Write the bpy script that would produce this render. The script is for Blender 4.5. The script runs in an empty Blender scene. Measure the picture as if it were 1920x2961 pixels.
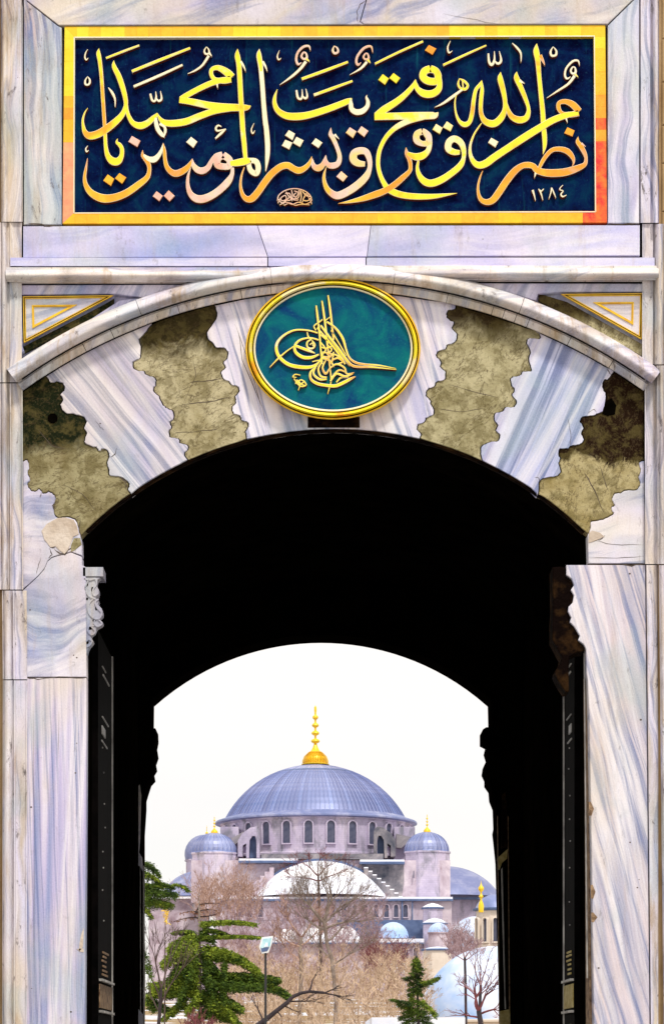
import bpy, bmesh, math, random
from mathutils import Vector, Matrix
R = math.radians
random.seed(7)
sc = bpy.context.scene
# ------------------------------------------------------------------ camera, world, sun
S = 0.003            # metres per photo pixel on the gate's face
D = 22.0             # camera to gate face
VX, VY, EYE = 900.0, 3070.0, 1.6
cam = bpy.data.cameras.new('camera'); camo = bpy.data.objects.new('camera', cam); sc.collection.objects.link(camo)
camo.location = (0, -D, EYE); camo.rotation_euler = (R(90), 0, 0)
cam.sensor_fit = 'HORIZONTAL'; cam.sensor_width = 24; cam.lens = 24*D/(1920*S)
cam.shift_x = (960-VX)/1920; cam.shift_y = (VY-1480.5)/1920
cam.clip_start = 0.5; cam.clip_end = 6000
sc.camera = camo
sc.render.resolution_x = 663; sc.render.resolution_y = 1024
SUN_EL, SUN_AZ = 56, 200     # sun behind the camera and to its right
w = bpy.data.worlds.new('World'); sc.world = w; w.use_nodes = True
nt = w.node_tree; nt.nodes.clear()
out = nt.nodes.new('ShaderNodeOutputWorld'); mix = nt.nodes.new('ShaderNodeMixShader')
b1 = nt.nodes.new('ShaderNodeBackground'); b2 = nt.nodes.new('ShaderNodeBackground')
sky = nt.nodes.new('ShaderNodeTexSky'); sky.sky_type = 'NISHITA'; sky.sun_disc = False
sky.sun_elevation = R(SUN_EL); sky.sun_rotation = R(160)
tc = nt.nodes.new('ShaderNodeTexCoord'); nz = nt.nodes.new('ShaderNodeTexNoise'); nz.inputs['Scale'].default_value = 3.2; nz.inputs['Detail'].default_value = 6
mp = nt.nodes.new('ShaderNodeMapping'); mp.inputs['Scale'].default_value = (1, 1, 3)
rp = nt.nodes.new('ShaderNodeValToRGB'); rp.color_ramp.elements[0].position = .28; rp.color_ramp.elements[0].color = (.72,)*3+(1,)
rp.color_ramp.elements[1].position = .6; rp.color_ramp.elements[1].color = (1, 1, 1, 1)
L = nt.links
L.new(tc.outputs['Generated'], mp.inputs[0]); L.new(mp.outputs[0], nz.inputs['Vector']); L.new(nz.outputs['Fac'], rp.inputs[0])
L.new(sky.outputs[0], b1.inputs[0]); b1.inputs[1].default_value = .12
b2.inputs[0].default_value = (1, .955, .925, 1); b2.inputs[1].default_value = .99
L.new(rp.outputs[0], mix.inputs[0]); L.new(b1.outputs[0], mix.inputs[1]); L.new(b2.outputs[0], mix.inputs[2]); L.new(mix.outputs[0], out.inputs[0])
sl = bpy.data.lights.new('sun', 'SUN'); so = bpy.data.objects.new('sun', sl); sc.collection.objects.link(so)
sl.energy = 2.5; sl.angle = R(7); sl.color = (1, .94, .84)
sd = Vector((math.sin(R(20))*math.cos(R(SUN_EL)), -math.cos(R(20))*math.cos(R(SUN_EL)), math.sin(R(SUN_EL))))
so.rotation_euler = sd.to_track_quat('Z', 'Y').to_euler(); so.location = (20, -40, 60)
vs = sc.view_settings; vs.view_transform = 'Standard'; vs.look = 'None'; vs.exposure = 0.12; vs.gamma = 1; vs.use_curve_mapping = False
sc.render.engine = 'CYCLES'

# ------------------------------------------------------------------ helpers
def P(x, y, Y=0.0):
    k = (D+Y)/D*S
    return Vector(((x-VX)*k, Y, EYE+(VY-y)*k))
def K(Y): return (D+Y)/D*S
W = {}
def link(o, parent=None, M=None):
    sc.collection.objects.link(o)
    M = M or Matrix.Identity(4)
    if parent is not None:
        o.parent = parent; o.matrix_parent_inverse = W[parent.name].inverted()
    o.matrix_basis = M; W[o.name] = M
    return o
def thing(name, label, cat, loc=(0, 0, 0), group=None):
    o = bpy.data.objects.new(name, None); o.empty_display_size = .2
    link(o, None, Matrix.Translation(loc)); return tag(o, label, cat, group)
def tag(o, label, cat=None, group=None, kind=None):
    if label: o['label'] = label
    if cat: o['category'] = cat
    if group: o['group'] = group
    if kind: o['kind'] = kind
    return o
def mesh(name, V, F, mats, smooth=False, mi=None):
    m = bpy.data.meshes.new(name); m.from_pydata([tuple(v) for v in V], [], F)
    for mt in (mats if isinstance(mats, (list, tuple)) else [mats]): m.materials.append(mt)
    if mi: m.polygons.foreach_set('material_index', mi)
    if smooth: m.polygons.foreach_set('use_smooth', [True]*len(m.polygons))
    m.update(); return m
def part(name, V, F, mats, parent, smooth=False, mi=None, label=None, M=None):
    o = bpy.data.objects.new(name, mesh(name, V, F, mats, smooth, mi)); link(o, parent, M)
    if label: o['label'] = label
    return o
def inst(name, m, parent, M=None, label=None):
    o = bpy.data.objects.new(name, m); link(o, parent, M)
    if label: o['label'] = label
    return o
def prism(name, poly, Y, depth, mat, parent, bevel=0.0, label=None, world=False, sub=None):
    """polygon in photo pixels at depth Y, extruded straight back"""
    bm = bmesh.new()
    pts = [Vector(p) for p in poly] if world else [P(p[0], p[1], Y) for p in poly]
    vs_ = [bm.verts.new(p) for p in pts]
    f = bm.faces.new(vs_); f.normal_update()
    if f.normal.y > 0: f.normal_flip()
    r = bmesh.ops.extrude_face_region(bm, geom=[f])
    back = [g for g in r['geom'] if isinstance(g, bmesh.types.BMVert)]
    for v in back: v.co.y = Y
    for v in vs_: v.co.y = Y+depth
    # after extrude: new verts are the front cap
    bm.normal_update()
    if bevel:
        es = [e for e in bm.edges if abs(e.verts[0].co.y-Y) < 1e-6 and abs(e.verts[1].co.y-Y) < 1e-6]
        bmesh.ops.bevel(bm, geom=es, offset=bevel, segments=2, affect='EDGES', clamp_overlap=True)
    bmesh.ops.recalc_face_normals(bm, faces=bm.faces)
    m = bpy.data.meshes.new(name); bm.to_mesh(m); bm.free()
    m.materials.append(mat)
    return inst(name, m, parent, None, label)
def boxw(x0, x1, y0, y1, z0, z1):
    V = [(x, y, z) for x in (x0, x1) for y in (y0, y1) for z in (z0, z1)]
    F = [(0, 1, 3, 2), (4, 6, 7, 5), (0, 4, 5, 1), (2, 3, 7, 6), (0, 2, 6, 4), (1, 5, 7, 3)]
    return V, F
def box(name, x0, x1, y0, y1, z0, z1, mat, parent, label=None):
    V, F = boxw(x0, x1, y0, y1, z0, z1); return part(name, V, F, mat, parent, label=label)
def rect(name, x0, y0, x1, y1, Y, depth, mat, parent, bevel=.004, label=None):
    return prism(name, [(x0, y0), (x1, y0), (x1, y1), (x0, y1)], Y, depth, mat, parent, bevel, label)
def sweep(name, path, profile, mat, parent, smooth=True, label=None, closed=False):
    """path: [(x,y,nx,ny)] px; profile: [(offset px, Y)]"""
    V = []; F = []; n = len(profile)
    for (x, y, nx, ny) in path:
        for (o_, Y) in profile: V.append(P(x+nx*o_, y+ny*o_, Y))
    m_ = len(path)
    for i in range(m_ if closed else m_-1):
        for j in range(n-1):
            a = i*n+j; b = ((i+1) % m_)*n+j
            F.append((a, a+1, b+1, b))
    if not closed:
        F.append(tuple(range(n))); F.append(tuple(range((m_-1)*n, m_*n))[::-1])
    o = part(name, V, F, mat, parent, smooth, label=label)
    if smooth:
        try: o.data.set_sharp_from_angle(angle=R(38))
        except Exception: pass
    return o
def lathe(cx, Yc, prof, segs=32, a0=0, a1=2*math.pi):
    """cx px, profile [(r px, y px)] at depth Yc"""
    c = P(cx, 0, Yc); k = K(Yc); V = []; F = []
    full = abs(a1-a0-2*math.pi) < 1e-6
    cols = segs if full else segs+1
    for i in range(cols):
        a = a0+(a1-a0)*i/segs
        for (r, y) in prof:
            V.append((c.x+math.cos(a)*r*k, Yc+math.sin(a)*r*k, EYE+(VY-y)*k))
    n = len(prof)
    for i in range(segs):
        for j in range(n-1):
            a = i*n+j; b = ((i+1) % cols)*n+j
            F.append((a, b, b+1, a+1))
    return V, F
def lathep(name, cx, Yc, prof, mat, parent, segs=32, smooth=True, label=None, ang=40, **kw):
    V, F = lathe(cx, Yc, prof, segs, **kw)
    o = part(name, V, F, mat, parent, smooth, label=label)
    if smooth:
        try: o.data.set_sharp_from_angle(angle=R(ang))
        except Exception: pass
    return o
def catmull(pts, per=5):
    if len(pts) < 3: return pts
    outp = []; n = len(pts)
    for i in range(n-1):
        p0 = pts[max(i-1, 0)]; p1 = pts[i]; p2 = pts[i+1]; p3 = pts[min(i+2, n-1)]
        for s in range(per):
            t = s/per; r = []
            for a, b, c, d in zip(p0, p1, p2, p3):
                r.append(.5*((2*b)+(-a+c)*t+(2*a-5*b+4*c-d)*t*t+(-a+3*b-3*c+d)*t**3))
            outp.append(tuple(r))
    outp.append(pts[-1]); return outp

# ------------------------------------------------------------------ materials
class NT:
    def __init__(s, name):
        s.m = bpy.data.materials.new(name); s.m.use_nodes = True; s.t = s.m.node_tree
        s.b = s.t.nodes['Principled BSDF']; s.tc = s.t.nodes.new('ShaderNodeTexCoord')
        s.c = s.tc.outputs['Object']
    def map(s, scale=(1, 1, 1), rot=(0, 0, 0), loc=(0, 0, 0), src=None):
        n = s.t.nodes.new('ShaderNodeMapping'); n.vector_type = 'POINT'
        # rotate first, then scale : two nodes
        n.inputs['Rotation'].default_value = rot; n.inputs['Location'].default_value = loc
        s.t.links.new(src or s.c, n.inputs[0])
        q = s.t.nodes.new('ShaderNodeMapping'); q.inputs['Scale'].default_value = scale
        s.t.links.new(n.outputs[0], q.inputs[0]); return q.outputs[0]
    def noise(s, scale, detail=6, rough=.55, dist=0, vec=None):
        n = s.t.nodes.new('ShaderNodeTexNoise'); n.inputs['Scale'].default_value = scale; n.inputs['Detail'].default_value = detail
        n.inputs['Roughness'].default_value = rough; n.inputs['Distortion'].default_value = dist
        s.t.links.new(vec or s.c, n.inputs['Vector']); return n.outputs['Fac']
    def ramp(s, src, stops):
        n = s.t.nodes.new('ShaderNodeValToRGB'); e = n.color_ramp.elements
        while len(e) < len(stops): e.new(.5)
        for el, (p, c) in zip(e, stops): el.position = p; el.color = (c if isinstance(c, tuple) else (c,)*3)+(1,)
        s.t.links.new(src, n.inputs[0]); return n.outputs[0]
    def mix(s, fac, a, b, mode='MIX'):
        n = s.t.nodes.new('ShaderNodeMixRGB'); n.blend_type = mode
        for i, v in enumerate((fac, a, b)):
            if isinstance(v, (int, float)): n.inputs[i].default_value = v if i == 0 else (v, v, v, 1)
            elif isinstance(v, tuple): n.inputs[i].default_value = v+(1,)
            else: s.t.links.new(v, n.inputs[i])
        return n.outputs[0]
    def bump(s, src, strength=.3, dist=.01):
        n = s.t.nodes.new('ShaderNodeBump'); n.inputs['Strength'].default_value = strength; n.inputs['Distance'].default_value = dist
        s.t.links.new(src, n.inputs['Height']); s.t.links.new(n.outputs[0], s.b.inputs['Normal'])
    def fin(s, col, rough=.5, metal=0, spec=.5):
        if isinstance(col, tuple): s.b.inputs['Base Color'].default_value = col+(1,)
        else: s.t.links.new(col, s.b.inputs['Base Color'])
        s.b.inputs['Roughness'].default_value = rough; s.b.inputs['Metallic'].default_value = metal
        s.b.inputs['Specular IOR Level'].default_value = spec
        return s.m
LAV = (.44, .41, .66); LIGHT = (.74, .71, .88); BLUE = (.17, .26, .58); CREAM = (.78, .66, .48); GREY = (.34, .35, .44); BROWN = (.26, .17, .08)
def marble(name, ang=0, along=.5, across=7, seed=0, cols=(BLUE, LAV, LIGHT, LAV, GREY), warm=.35, dirt=.25, rough=.5, warp=.3, vein=.5, dirtc=BROWN):
    n = NT(name)
    add = n.t.nodes.new('ShaderNodeVectorMath'); add.operation = 'MULTIPLY_ADD'
    nn = n.t.nodes.new('ShaderNodeTexNoise'); nn.inputs['Scale'].default_value = 1.1; nn.inputs['Detail'].default_value = 2
    n.t.links.new(n.c, nn.inputs['Vector']); n.t.links.new(nn.outputs['Color'], add.inputs[0])
    add.inputs[1].default_value = (warp, warp, warp); n.t.links.new(n.c, add.inputs[2])
    w_ = add.outputs[0]
    # broad soft bands, then finer streaks, both running along the bedding
    ang = -ang
    a = n.noise(1.0, 2.5, .5, 0, n.map((across*.6, 1, along), (0, R(ang), 0), (seed*3.7, seed, seed*1.9), src=w_))
    k = len(cols); base = n.ramp(a, [(.33+.34*i/(k-1), c) for i, c in enumerate(cols)])
    b = n.noise(1.0, 7, .62, 0, n.map((across*2.6, 1, along*.9), (0, R(ang+3), 0), (seed+9, 3, seed), src=w_))
    base = n.mix(n.ramp(b, [(.50, 0.0), (.59, min(1, vein*1.25))]), base, (.12, .17, .38))
    b2 = n.noise(1.0, 7, .62, 0, n.map((across*2.0, 1, along*.8), (0, R(ang-3), 0), (seed+31, 7, seed+5), src=w_))
    base = n.mix(n.ramp(b2, [(.51, 0.0), (.64, .65)]), base, (.90, .87, .92))
    c = n.noise(.9, 4, .6, .3, n.map((1.1, 1, .7), (0, 0, 0), (seed*5, 0, seed)))
    base = n.mix(n.ramp(c, [(.46, 0.0), (.64, warm)]), base, CREAM)
    st = n.noise(1.6, 7, .68, .2, n.map((4.5, 1, .55), (0, 0, 0), (seed*3, 5, seed)))
    base = n.mix(n.ramp(st, [(.54, 0.0), (.68, min(.8, dirt*1.3))]), base, (.42, .27, .10))
    c2 = n.noise(1.3, 3, .6, .3, n.map((1.1, 1, .9), (0, 0, 0), (seed*5+7, 2, seed)))
    base = n.mix(n.ramp(c2, [(.50, 0.0), (.66, .38)]), base, (.34, .48, .52))
    d = n.noise(2.4, 8, .7, .3, n.map((1.7, 1, .6), (0, 0, 0), (0, seed*2, 4)))
    base = n.mix(n.ramp(d, [(.50, 0.0), (.74, dirt)]), base, dirtc)
    dk = n.noise(9, 8, .75, .4, n.map((1.4, 1, .6), (0, 0, 0), (seed, 1, 3)))
    base = n.mix(n.ramp(dk, [(.59, 0.0), (.67, min(.9, dirt*1.7))]), base, (.07, .05, .045))
    g = n.noise(75, 4, .6)
    base = n.mix(.10, base, n.ramp(g, [(.35, (.18, .16, .2)), (.65, (.85, .83, .85))]))
    n.bump(n.mix(.5, n.noise(30, 6, .65), dk), .35, .014)
    return n.fin(base, rough, spec=.3)
def simple(name, c1, c2, scale=5, rough=.6, metal=0, bump=.2, bd=.01, lo=.35, hi=.65, detail=6, vs=(1, 1, 1), spec=.5):
    n = NT(name); f = n.noise(scale, detail, .62, .2, n.map(vs))
    n.bump(n.noise(scale*5, 4, .6), bump, bd)
    return n.fin(n.ramp(f, [(lo, c1), (hi, c2)]), rough, metal, spec)
M_top = marble('marble_top_band', 74, .7, 2.2, 1, (CREAM, LIGHT, (.62, .56, .52), LAV, (.70, .64, .56)), .5, .25)
M_frameL = marble('marble_left_frame', -4, .4, 5, 2, ((.22, .30, .40), (.44, .46, .54), (.56, .60, .66), (.66, .54, .60), (.38, .42, .52)), .45, .5, vein=.7)
M_frameR = marble('marble_right_frame', 4, .5, 5, 3, (LAV, LIGHT, (.74, .74, .82), LIGHT, LAV), .35, .15)
M_frieze = marble('marble_frieze', 84, .45, 2.0, 4, ((.28, .36, .70), (.50, .50, .84), (.74, .70, .95), (.56, .52, .84), (.36, .42, .74)), .25, .2, vein=.15)
M_key = marble('marble_frieze_key', 84, .5, 1.6, 5, (LAV, (.66, .62, .90), (.80, .75, .96), (.60, .58, .88)), .2, .05, vein=.2)
M_corn = marble('marble_cornice', 88, .4, 6, 6, (GREY, (.66, .56, .52), (.84, .78, .76), (.70, .60, .50), LAV), .55, .55, vein=.35, dirtc=(.16, .10, .06))
M_corn2 = marble('marble_archivolt', 70, .5, 4, 7, ((.44, .38, .38), (.68, .62, .62), (.86, .82, .86), (.58, .52, .64)), .45, .7, vein=.4, dirtc=(.20, .12, .04))
M_flat = marble('marble_soffit_band', 20, .5, 3, 17, ((.34, .25, .17), (.58, .48, .36), (.74, .66, .62), (.50, .42, .36)), .5, .9, vein=.6, dirtc=(.12, .07, .03))
M_span = marble('marble_spandrel', 30, .6, 3, 8, (BLUE, LAV, LIGHT, LAV), .2, .25)
M_out = marble('marble_outer_moulding', 0, .3, 9, 9, (CREAM, (.62, .56, .56), LIGHT, (.60, .52, .46)), .5, .6)
M_pilL = marble('marble_left_jamb', 1, .16, 9, 10, ((.30, .34, .60), (.56, .50, .74), (.80, .74, .86), (.50, .48, .62), (.78, .68, .70), (.36, .40, .62)), .5, .16, warp=.02, vein=.6)
M_pilR = marble('marble_right_jamb', -13, .22, 6, 11, ((.26, .36, .50), (.54, .50, .62), (.76, .66, .70), (.42, .42, .56), (.84, .80, .84), (.56, .46, .48)), .5, .22, warp=.07, vein=.6)
M_capL = marble('marble_left_capital_block', 78, .8, 2.4, 12, (BLUE, (.46, .46, .64), LIGHT, (.56, .52, .66), (.62, .56, .56)), .45, .25, warp=.8)
M_capR = marble('marble_right_capital_block', 84, .6, 3, 13, ((.50, .52, .58), LIGHT, (.74, .70, .74), (.60, .58, .60)), .4, .2)
M_v2 = marble('marble_voussoir_left', -37, .20, 4.2, 14, ((.20, .26, .62), LAV, (.88, .86, .95), (.50, .46, .56), (.24, .30, .62)), .35, .1, warp=.06, vein=.75)
M_v4 = marble('marble_keystone', -14, .25, 6, 15, ((.30, .34, .64), (.70, .66, .84), (.88, .84, .92), (.52, .48, .70)), .5, .15, warp=.08, vein=.6)
M_v6 = marble('marble_voussoir_right', 27, .20, 4.2, 16, ((.22, .32, .66), LAV, (.78, .78, .94), (.40, .46, .74), (.56, .56, .82)), .2, .08, warp=.06, vein=.75)
M_plaster = simple('repair_plaster', (.48, .38, .29), (.70, .61, .52), 5, .8, 0, .5, .02)
def olive(name, seed, light, mid, dark, lo, hi, zc, zs):
    n = NT(name)
    v = n.map((1, 1, 1), (0, 0, 0), (seed, seed*2, seed*3))
    f = n.noise(3.2, 9, .68, .5, v)
    base = n.ramp(f, [(.32, mid), (.6, light)])
    # damp stain creeping down from the top, with a ragged edge of its own
    sep = n.t.nodes.new('ShaderNodeSeparateXYZ'); n.t.links.new(n.c, sep.inputs[0])
    ma = n.t.nodes.new('ShaderNodeMath'); ma.operation = 'MULTIPLY_ADD'; ma.inputs[1].default_value = zs; ma.inputs[2].default_value = -zc*zs
    n.t.links.new(sep.outputs['Z'], ma.inputs[0])
    m2 = n.t.nodes.new('ShaderNodeMath'); m2.operation = 'ADD'
    g = n.noise(2.1, 8, .7, .8, n.map((1.5, 1, .8), (0, 0, 0), (seed*7, 1, seed)))
    n.t.links.new(ma.outputs[0], m2.inputs[0]); n.t.links.new(g, m2.inputs[1])
    base = n.mix(n.ramp(m2.outputs[0], [(lo, 0.0), (hi, 1.0)]), base, dark)
    vd = n.noise(3.2, 5, .7, .5, n.map((.45, 1, 1.3), (0, R(seed*17), 0), (seed, 0, 0))); base = n.mix(n.ramp(vd, [(.485, 0.0), (.5, .7), (.515, 0.0)]), base, (.06, .04, .02))
    pt = n.noise(7, 6, .7, .3, v); base = n.mix(n.ramp(pt, [(.42, .55), (.52, 0.0)]), base, (.12, .095, .03))
    sp = n.noise(70, 3, .6); base = n.mix(n.ramp(sp, [(.60, 0.0), (.72, .16)]), base, (.34, .28, .14))
    base = n.mix(n.ramp(n.noise(45, 3, .6), [(.56, 0.0), (.7, .55)]), base, (.10, .07, .03))
    n.bump(n.noise(24, 7, .7), .6, .02)
    return n.fin(base, .85, spec=.1)
zz = lambda y: EYE+(VY-y)*S
M_o1 = olive('green_breccia_left', 1, (.38, .34, .19), (.20, .16, .07), (.008, .012, .003), .38, .66, zz(1300), 1.5)
M_o3 = olive('green_breccia_second', 2, (.54, .48, .30), (.30, .25, .12), (.035, .026, .008), .50, .72, zz(1040), 1.4)
M_o5 = olive('green_breccia_third', 3, (.50, .45, .27), (.25, .215, .10), (.035, .022, .008), .52, .80, zz(975), 1.6)
M_o7 = olive('green_breccia_right', 4, (.48, .41, .22), (.30, .235, .09), (.014, .005, .001), .46, .53, zz(1330), 1.5)
def gilding(name, cols):
    n = NT(name); f = n.noise(1.9, 4, .6, .4); n.bump(n.noise(30, 4, .6), .2, .004)
    return n.fin(n.ramp(f, [(.36+.28*i/(len(cols)-1), c) for i, c in enumerate(cols)]), .4, .1)
M_gold = gilding('gilding_yellow', ((.95, .40, .01), (.95, .74, .01), (.97, .82, .02), (.97, .80, .03), (.96, .82, .42)))
M_goldo = gilding('gilding_orange_reflection', ((.90, .45, .28), (.94, .32, .01), (.95, .42, .01), (.95, .60, .03)))  # orange and rose put the gold's reflections into the letter colour
M_goldp = gilding('gilding_rose_reflection', ((.95, .50, .02), (.86, .44, .32), (.92, .62, .50), (.94, .66, .20)))
M_goldw = simple('gilding_pale', (.92, .82, .50), (.95, .88, .66), 5, .45, .05, .2)
M_edgeshade = simple('maroon_edge_shade', (.06, .008, .004), (.13, .025, .010), 8, .9, spec=.03)  # dark maroon sides and outline paint the letters' edge shadow
M_rim = simple('cream_bead_and_edge_light', (.88, .78, .50), (.95, .88, .70), 8, .45, .05, .1)  # cream of the bead; on letter bevels a painted edge highlight
M_tileA = simple('gold_leaf_yellow', (.92, .66, .01), (.96, .76, .03), 9, .38, .1, .2)
M_tileB = simple('gold_leaf_amber', (.92, .44, .01), (.95, .56, .02), 9, .38, .1, .2)
M_tileC = simple('gold_leaf_red', (.72, .02, .02), (.92, .20, .02), 14, .38, .1, .2)
M_tileD = simple('gold_leaf_rose', (.86, .30, .16), (.90, .44, .20), 9, .42, .1, .2)
M_ringg = simple('gilded_rim_dark', (.70, .38, .02), (.90, .60, .03), 8, .35, .2, .2)
n = NT('painted_blue_ground')
f = n.noise(4.2, 8, .7, .4); g = n.noise(45, 3, .6)
c = n.ramp(f, [(.36, (.001, .001, .022)), (.50, (.0015, .010, .060)), (.68, (.002, .036, .080))])
dr = n.noise(3, 5, .6, .2, n.map((7, 1, .5))); c = n.mix(n.ramp(dr, [(.6, 0.0), (.75, .3)]), c, (.01, .16, .20))
c = n.mix(n.ramp(g, [(.60, 0.0), (.76, .35)]), c, (.03, .14, .22)); n.bump(g, .3, .004); M_navy = n.fin(c, .9, spec=.03)
n = NT('painted_teal_ground')
f = n.noise(3.2, 7, .65, .6); c = n.ramp(f, [(.34, (.003, .035, .15)), (.5, (.003, .105, .16)), (.66, (.004, .17, .17))])
g = n.noise(60, 3, .6); c = n.mix(n.ramp(g, [(.58, 0.0), (.75, .3)]), c, (.05, .32, .36)); n.bump(g, .3, .004); M_teal = n.fin(c, .8, spec=.06)
M_dark = simple('shade_black_passage_stone', (.0010, .0008, .0006), (.004, .003, .002), 3, .95, spec=.0)  # near-black base colour stands in for the passage's deep shade
M_dkbrown = simple('brown_stone_and_shade', (.004, .0015, .001), (.055, .026, .008), 5, .9, 0, .6, .03, .48, .72, spec=.05)  # dark tone also carries shade on the right bracket and panel grooves
M_iron = simple('black_iron', (.001, .001, .001), (.004, .003, .003), 8, .8, .0, .3, spec=.02)
M_edge = simple('pale_steel_and_lit_edge', (.16, .15, .14), (.62, .60, .56), 3, .5, .1)
M_panel = simple('carved_brown_panel', (.10, .05, .02), (.46, .30, .17), 14, .7, 0, .8, .02)
M_panely = simple('carved_ochre_panel', (.50, .36, .08), (.78, .66, .30), 16, .7, 0, .8, .02)
M_mortar = simple('joint_shadow_mortar', (.05, .035, .025), (.12, .09, .07), 12, .9)
M_rubble = simple('outer_ochre_wall', (.28, .17, .07), (.42, .29, .15), 1.3, .85, 0, .5, .03)
M_pave = simple('grey_paving', (.22, .21, .20), (.32, .31, .30), .8, .8)
n = NT('patchy_snow_ground'); f = n.noise(.12, 8, .65, .3)
M_snowg = n.fin(n.ramp(f, [(.50, (.30, .20, .08)), (.56, (.78, .82, .92))]), .8)
M_lead = None
n = NT('blue_grey_lead'); oi = n.t.nodes.new('ShaderNodeObjectInfo')
f = n.noise(.30, 9, .72, .3); c = n.ramp(f, [(.3, (.13, .20, .42)), (.5, (.26, .31, .56)), (.66, (.54, .57, .76))])
c = n.mix(n.ramp(oi.outputs['Random'], [(0, 0.0), (1, .5)]), c, (.12, .12, .24)); M_lead = n.fin(c, .45, .15)
n = NT('snow_dusted_lead'); f = n.noise(.28, 5, .6, .2); M_leads = n.fin(n.ramp(f, [(.34, (.34, .52, .86)), (.62, (.74, .80, .94))]), .7)
n = NT('snow_on_roofs'); f = n.noise(.5, 6, .6, .3); M_snow = n.fin(n.ramp(f, [(.30, (.66, .74, .92)), (.55, (.90, .90, .95))]), .7)
n = NT('mosque_ashlar')
f = n.noise(.16, 8, .65, .4); c = n.ramp(f, [(.34, (.38, .34, .48)), (.5, (.56, .50, .66)), (.66, (.74, .66, .74))])
br = n.t.nodes.new('ShaderNodeTexBrick'); n.t.links.new(n.map((1, 1, 1), (R(90), 0, 0)), br.inputs[0]); br.inputs['Scale'].default_value = .9
br.inputs['Color1'].default_value = (1, 1, 1, 1); br.inputs['Color2'].default_value = (.86, .84, .84, 1); br.inputs['Mortar'].default_value = (.6, .58, .6, 1)
c = n.mix(.35, c, br.outputs['Color'], 'MULTIPLY')
st = n.noise(.3, 8, .74, .6, n.map((1.8, 1, .5))); c = n.mix(n.ramp(st, [(.50, 0.0), (.64, .75)]), c, (.15, .16, .19)); M_ash = n.fin(c, .85)
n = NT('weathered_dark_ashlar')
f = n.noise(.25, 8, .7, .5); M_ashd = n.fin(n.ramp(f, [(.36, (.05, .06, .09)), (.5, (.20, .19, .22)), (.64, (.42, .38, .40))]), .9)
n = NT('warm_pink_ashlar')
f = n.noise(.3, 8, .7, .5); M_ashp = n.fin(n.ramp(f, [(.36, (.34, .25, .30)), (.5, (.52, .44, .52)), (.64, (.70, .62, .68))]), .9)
M_capg = marble('marble_carved_bracket', 10, .8, 3, 19, ((.26, .26, .36), (.38, .36, .46), (.50, .48, .58)), .3, .4)
M_glass = simple('leaded_window_glass', (.035, .045, .10), (.12, .13, .20), .8, .45)
M_cream = simple('cream_stucco', (.66, .58, .50), (.74, .66, .58), 1, .8)
M_darkeave = simple('lead_eave_dark_blue', (.06, .10, .22), (.12, .18, .34), 1, .6)  # dark blue of eaves, ledges and buttress openings
M_fin = simple('gilt_finial', (.88, .55, .02), (.95, .68, .04), 2, .35, .2)
M_bark = simple('grey_brown_bark', (.05, .03, .03), (.13, .09, .075), 3, .9)
M_barkp = simple('pale_bark', (.14, .10, .08), (.32, .26, .22), 3, .9)
M_barkd = simple('dark_bark', (.02, .015, .02), (.05, .035, .04), 3, .9)
M_twig = simple('brown_twigs', (.13, .06, .045), (.62, .42, .34), 2.2, .9)
M_twigo = simple('ochre_twigs', (.20, .11, .06), (.84, .65, .47), 2.2, .9)
M_twigr = simple('red_purple_twigs', (.08, .015, .025), (.24, .06, .06), 1, .9)
M_twigv = simple('violet_grey_twigs', (.14, .075, .09), (.52, .37, .40), 1.5, .9)
M_needle = simple('dark_cedar_needles', (.006, .024, .007), (.11, .18, .018), 3, .75, spec=.2)
M_needle2 = simple('cedar_needles', (.03, .08, .010), (.34, .42, .04), 3.5, .75, spec=.2)
M_needleb = simple('browned_needles', (.16, .06, .03), (.32, .16, .08), 2, .8)
M_lampg = simple('lamp_glass', (.30, .62, .72), (.72, .88, .92), 3, .2)
M_white = simple('white_painted_metal', (.74, .78, .82), (.84, .86, .88), 3, .5)
M_black = simple('black_painted_metal', (.010, .010, .012), (.02, .02, .024), 3, .5)
# ------------------------------------------------------------------ the setting
def terrain_z(x, y):
    t = max(0, y-25); z = .034*t if t < 260 else .034*260+.004*(t-260)
    return z + (.5*math.sin(x*.045+1)*math.sin(y*.03) if t > 0 else 0)*min(1, t/40)
xs = [-2500, -900, -400, -200]+[-120+12*i for i in range(21)]+[200, 400, 900, 2500]
ys = [-2500, -600, -200, -60, 0, 11, 25]+[37+12*i for i in range(28)]+[450, 800, 1500, 3500]
V = [(x, y, terrain_z(x, y)-.0) for y in ys for x in xs]
nx = len(xs); F = [(j*nx+i, j*nx+i+1, (j+1)*nx+i+1, (j+1)*nx+i) for j in range(len(ys)-1) for i in range(nx-1)]
g = part('ground', V, F, M_snowg, None, True); g['kind'] = 'structure'
V, F = boxw(-14, 14, -40, 24, -.05, .006)
g = part('pavement', V, F, M_pave, None); g['kind'] = 'structure'

# ------------------------------------------------------------------ the gateway
gate = thing('marble_gateway', 'tall marble gateway with a scalloped two-coloured arch and a dark passage through it', 'gateway', (0, 0, 0))
BOT = 3606
CX, CY, RO = 963.0, 2373.0, 1533.0      # extrados
IX, IY, RI = 968.0, 2264.0, 1026.0      # intrados
def arcpt(cx, cy, r, x): return (x, cy-math.sqrt(r*r-(x-cx)**2))
# opening outline
arc = [arcpt(IX, IY, RI, 237+(1701-237)*i/40) for i in range(41)]
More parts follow.
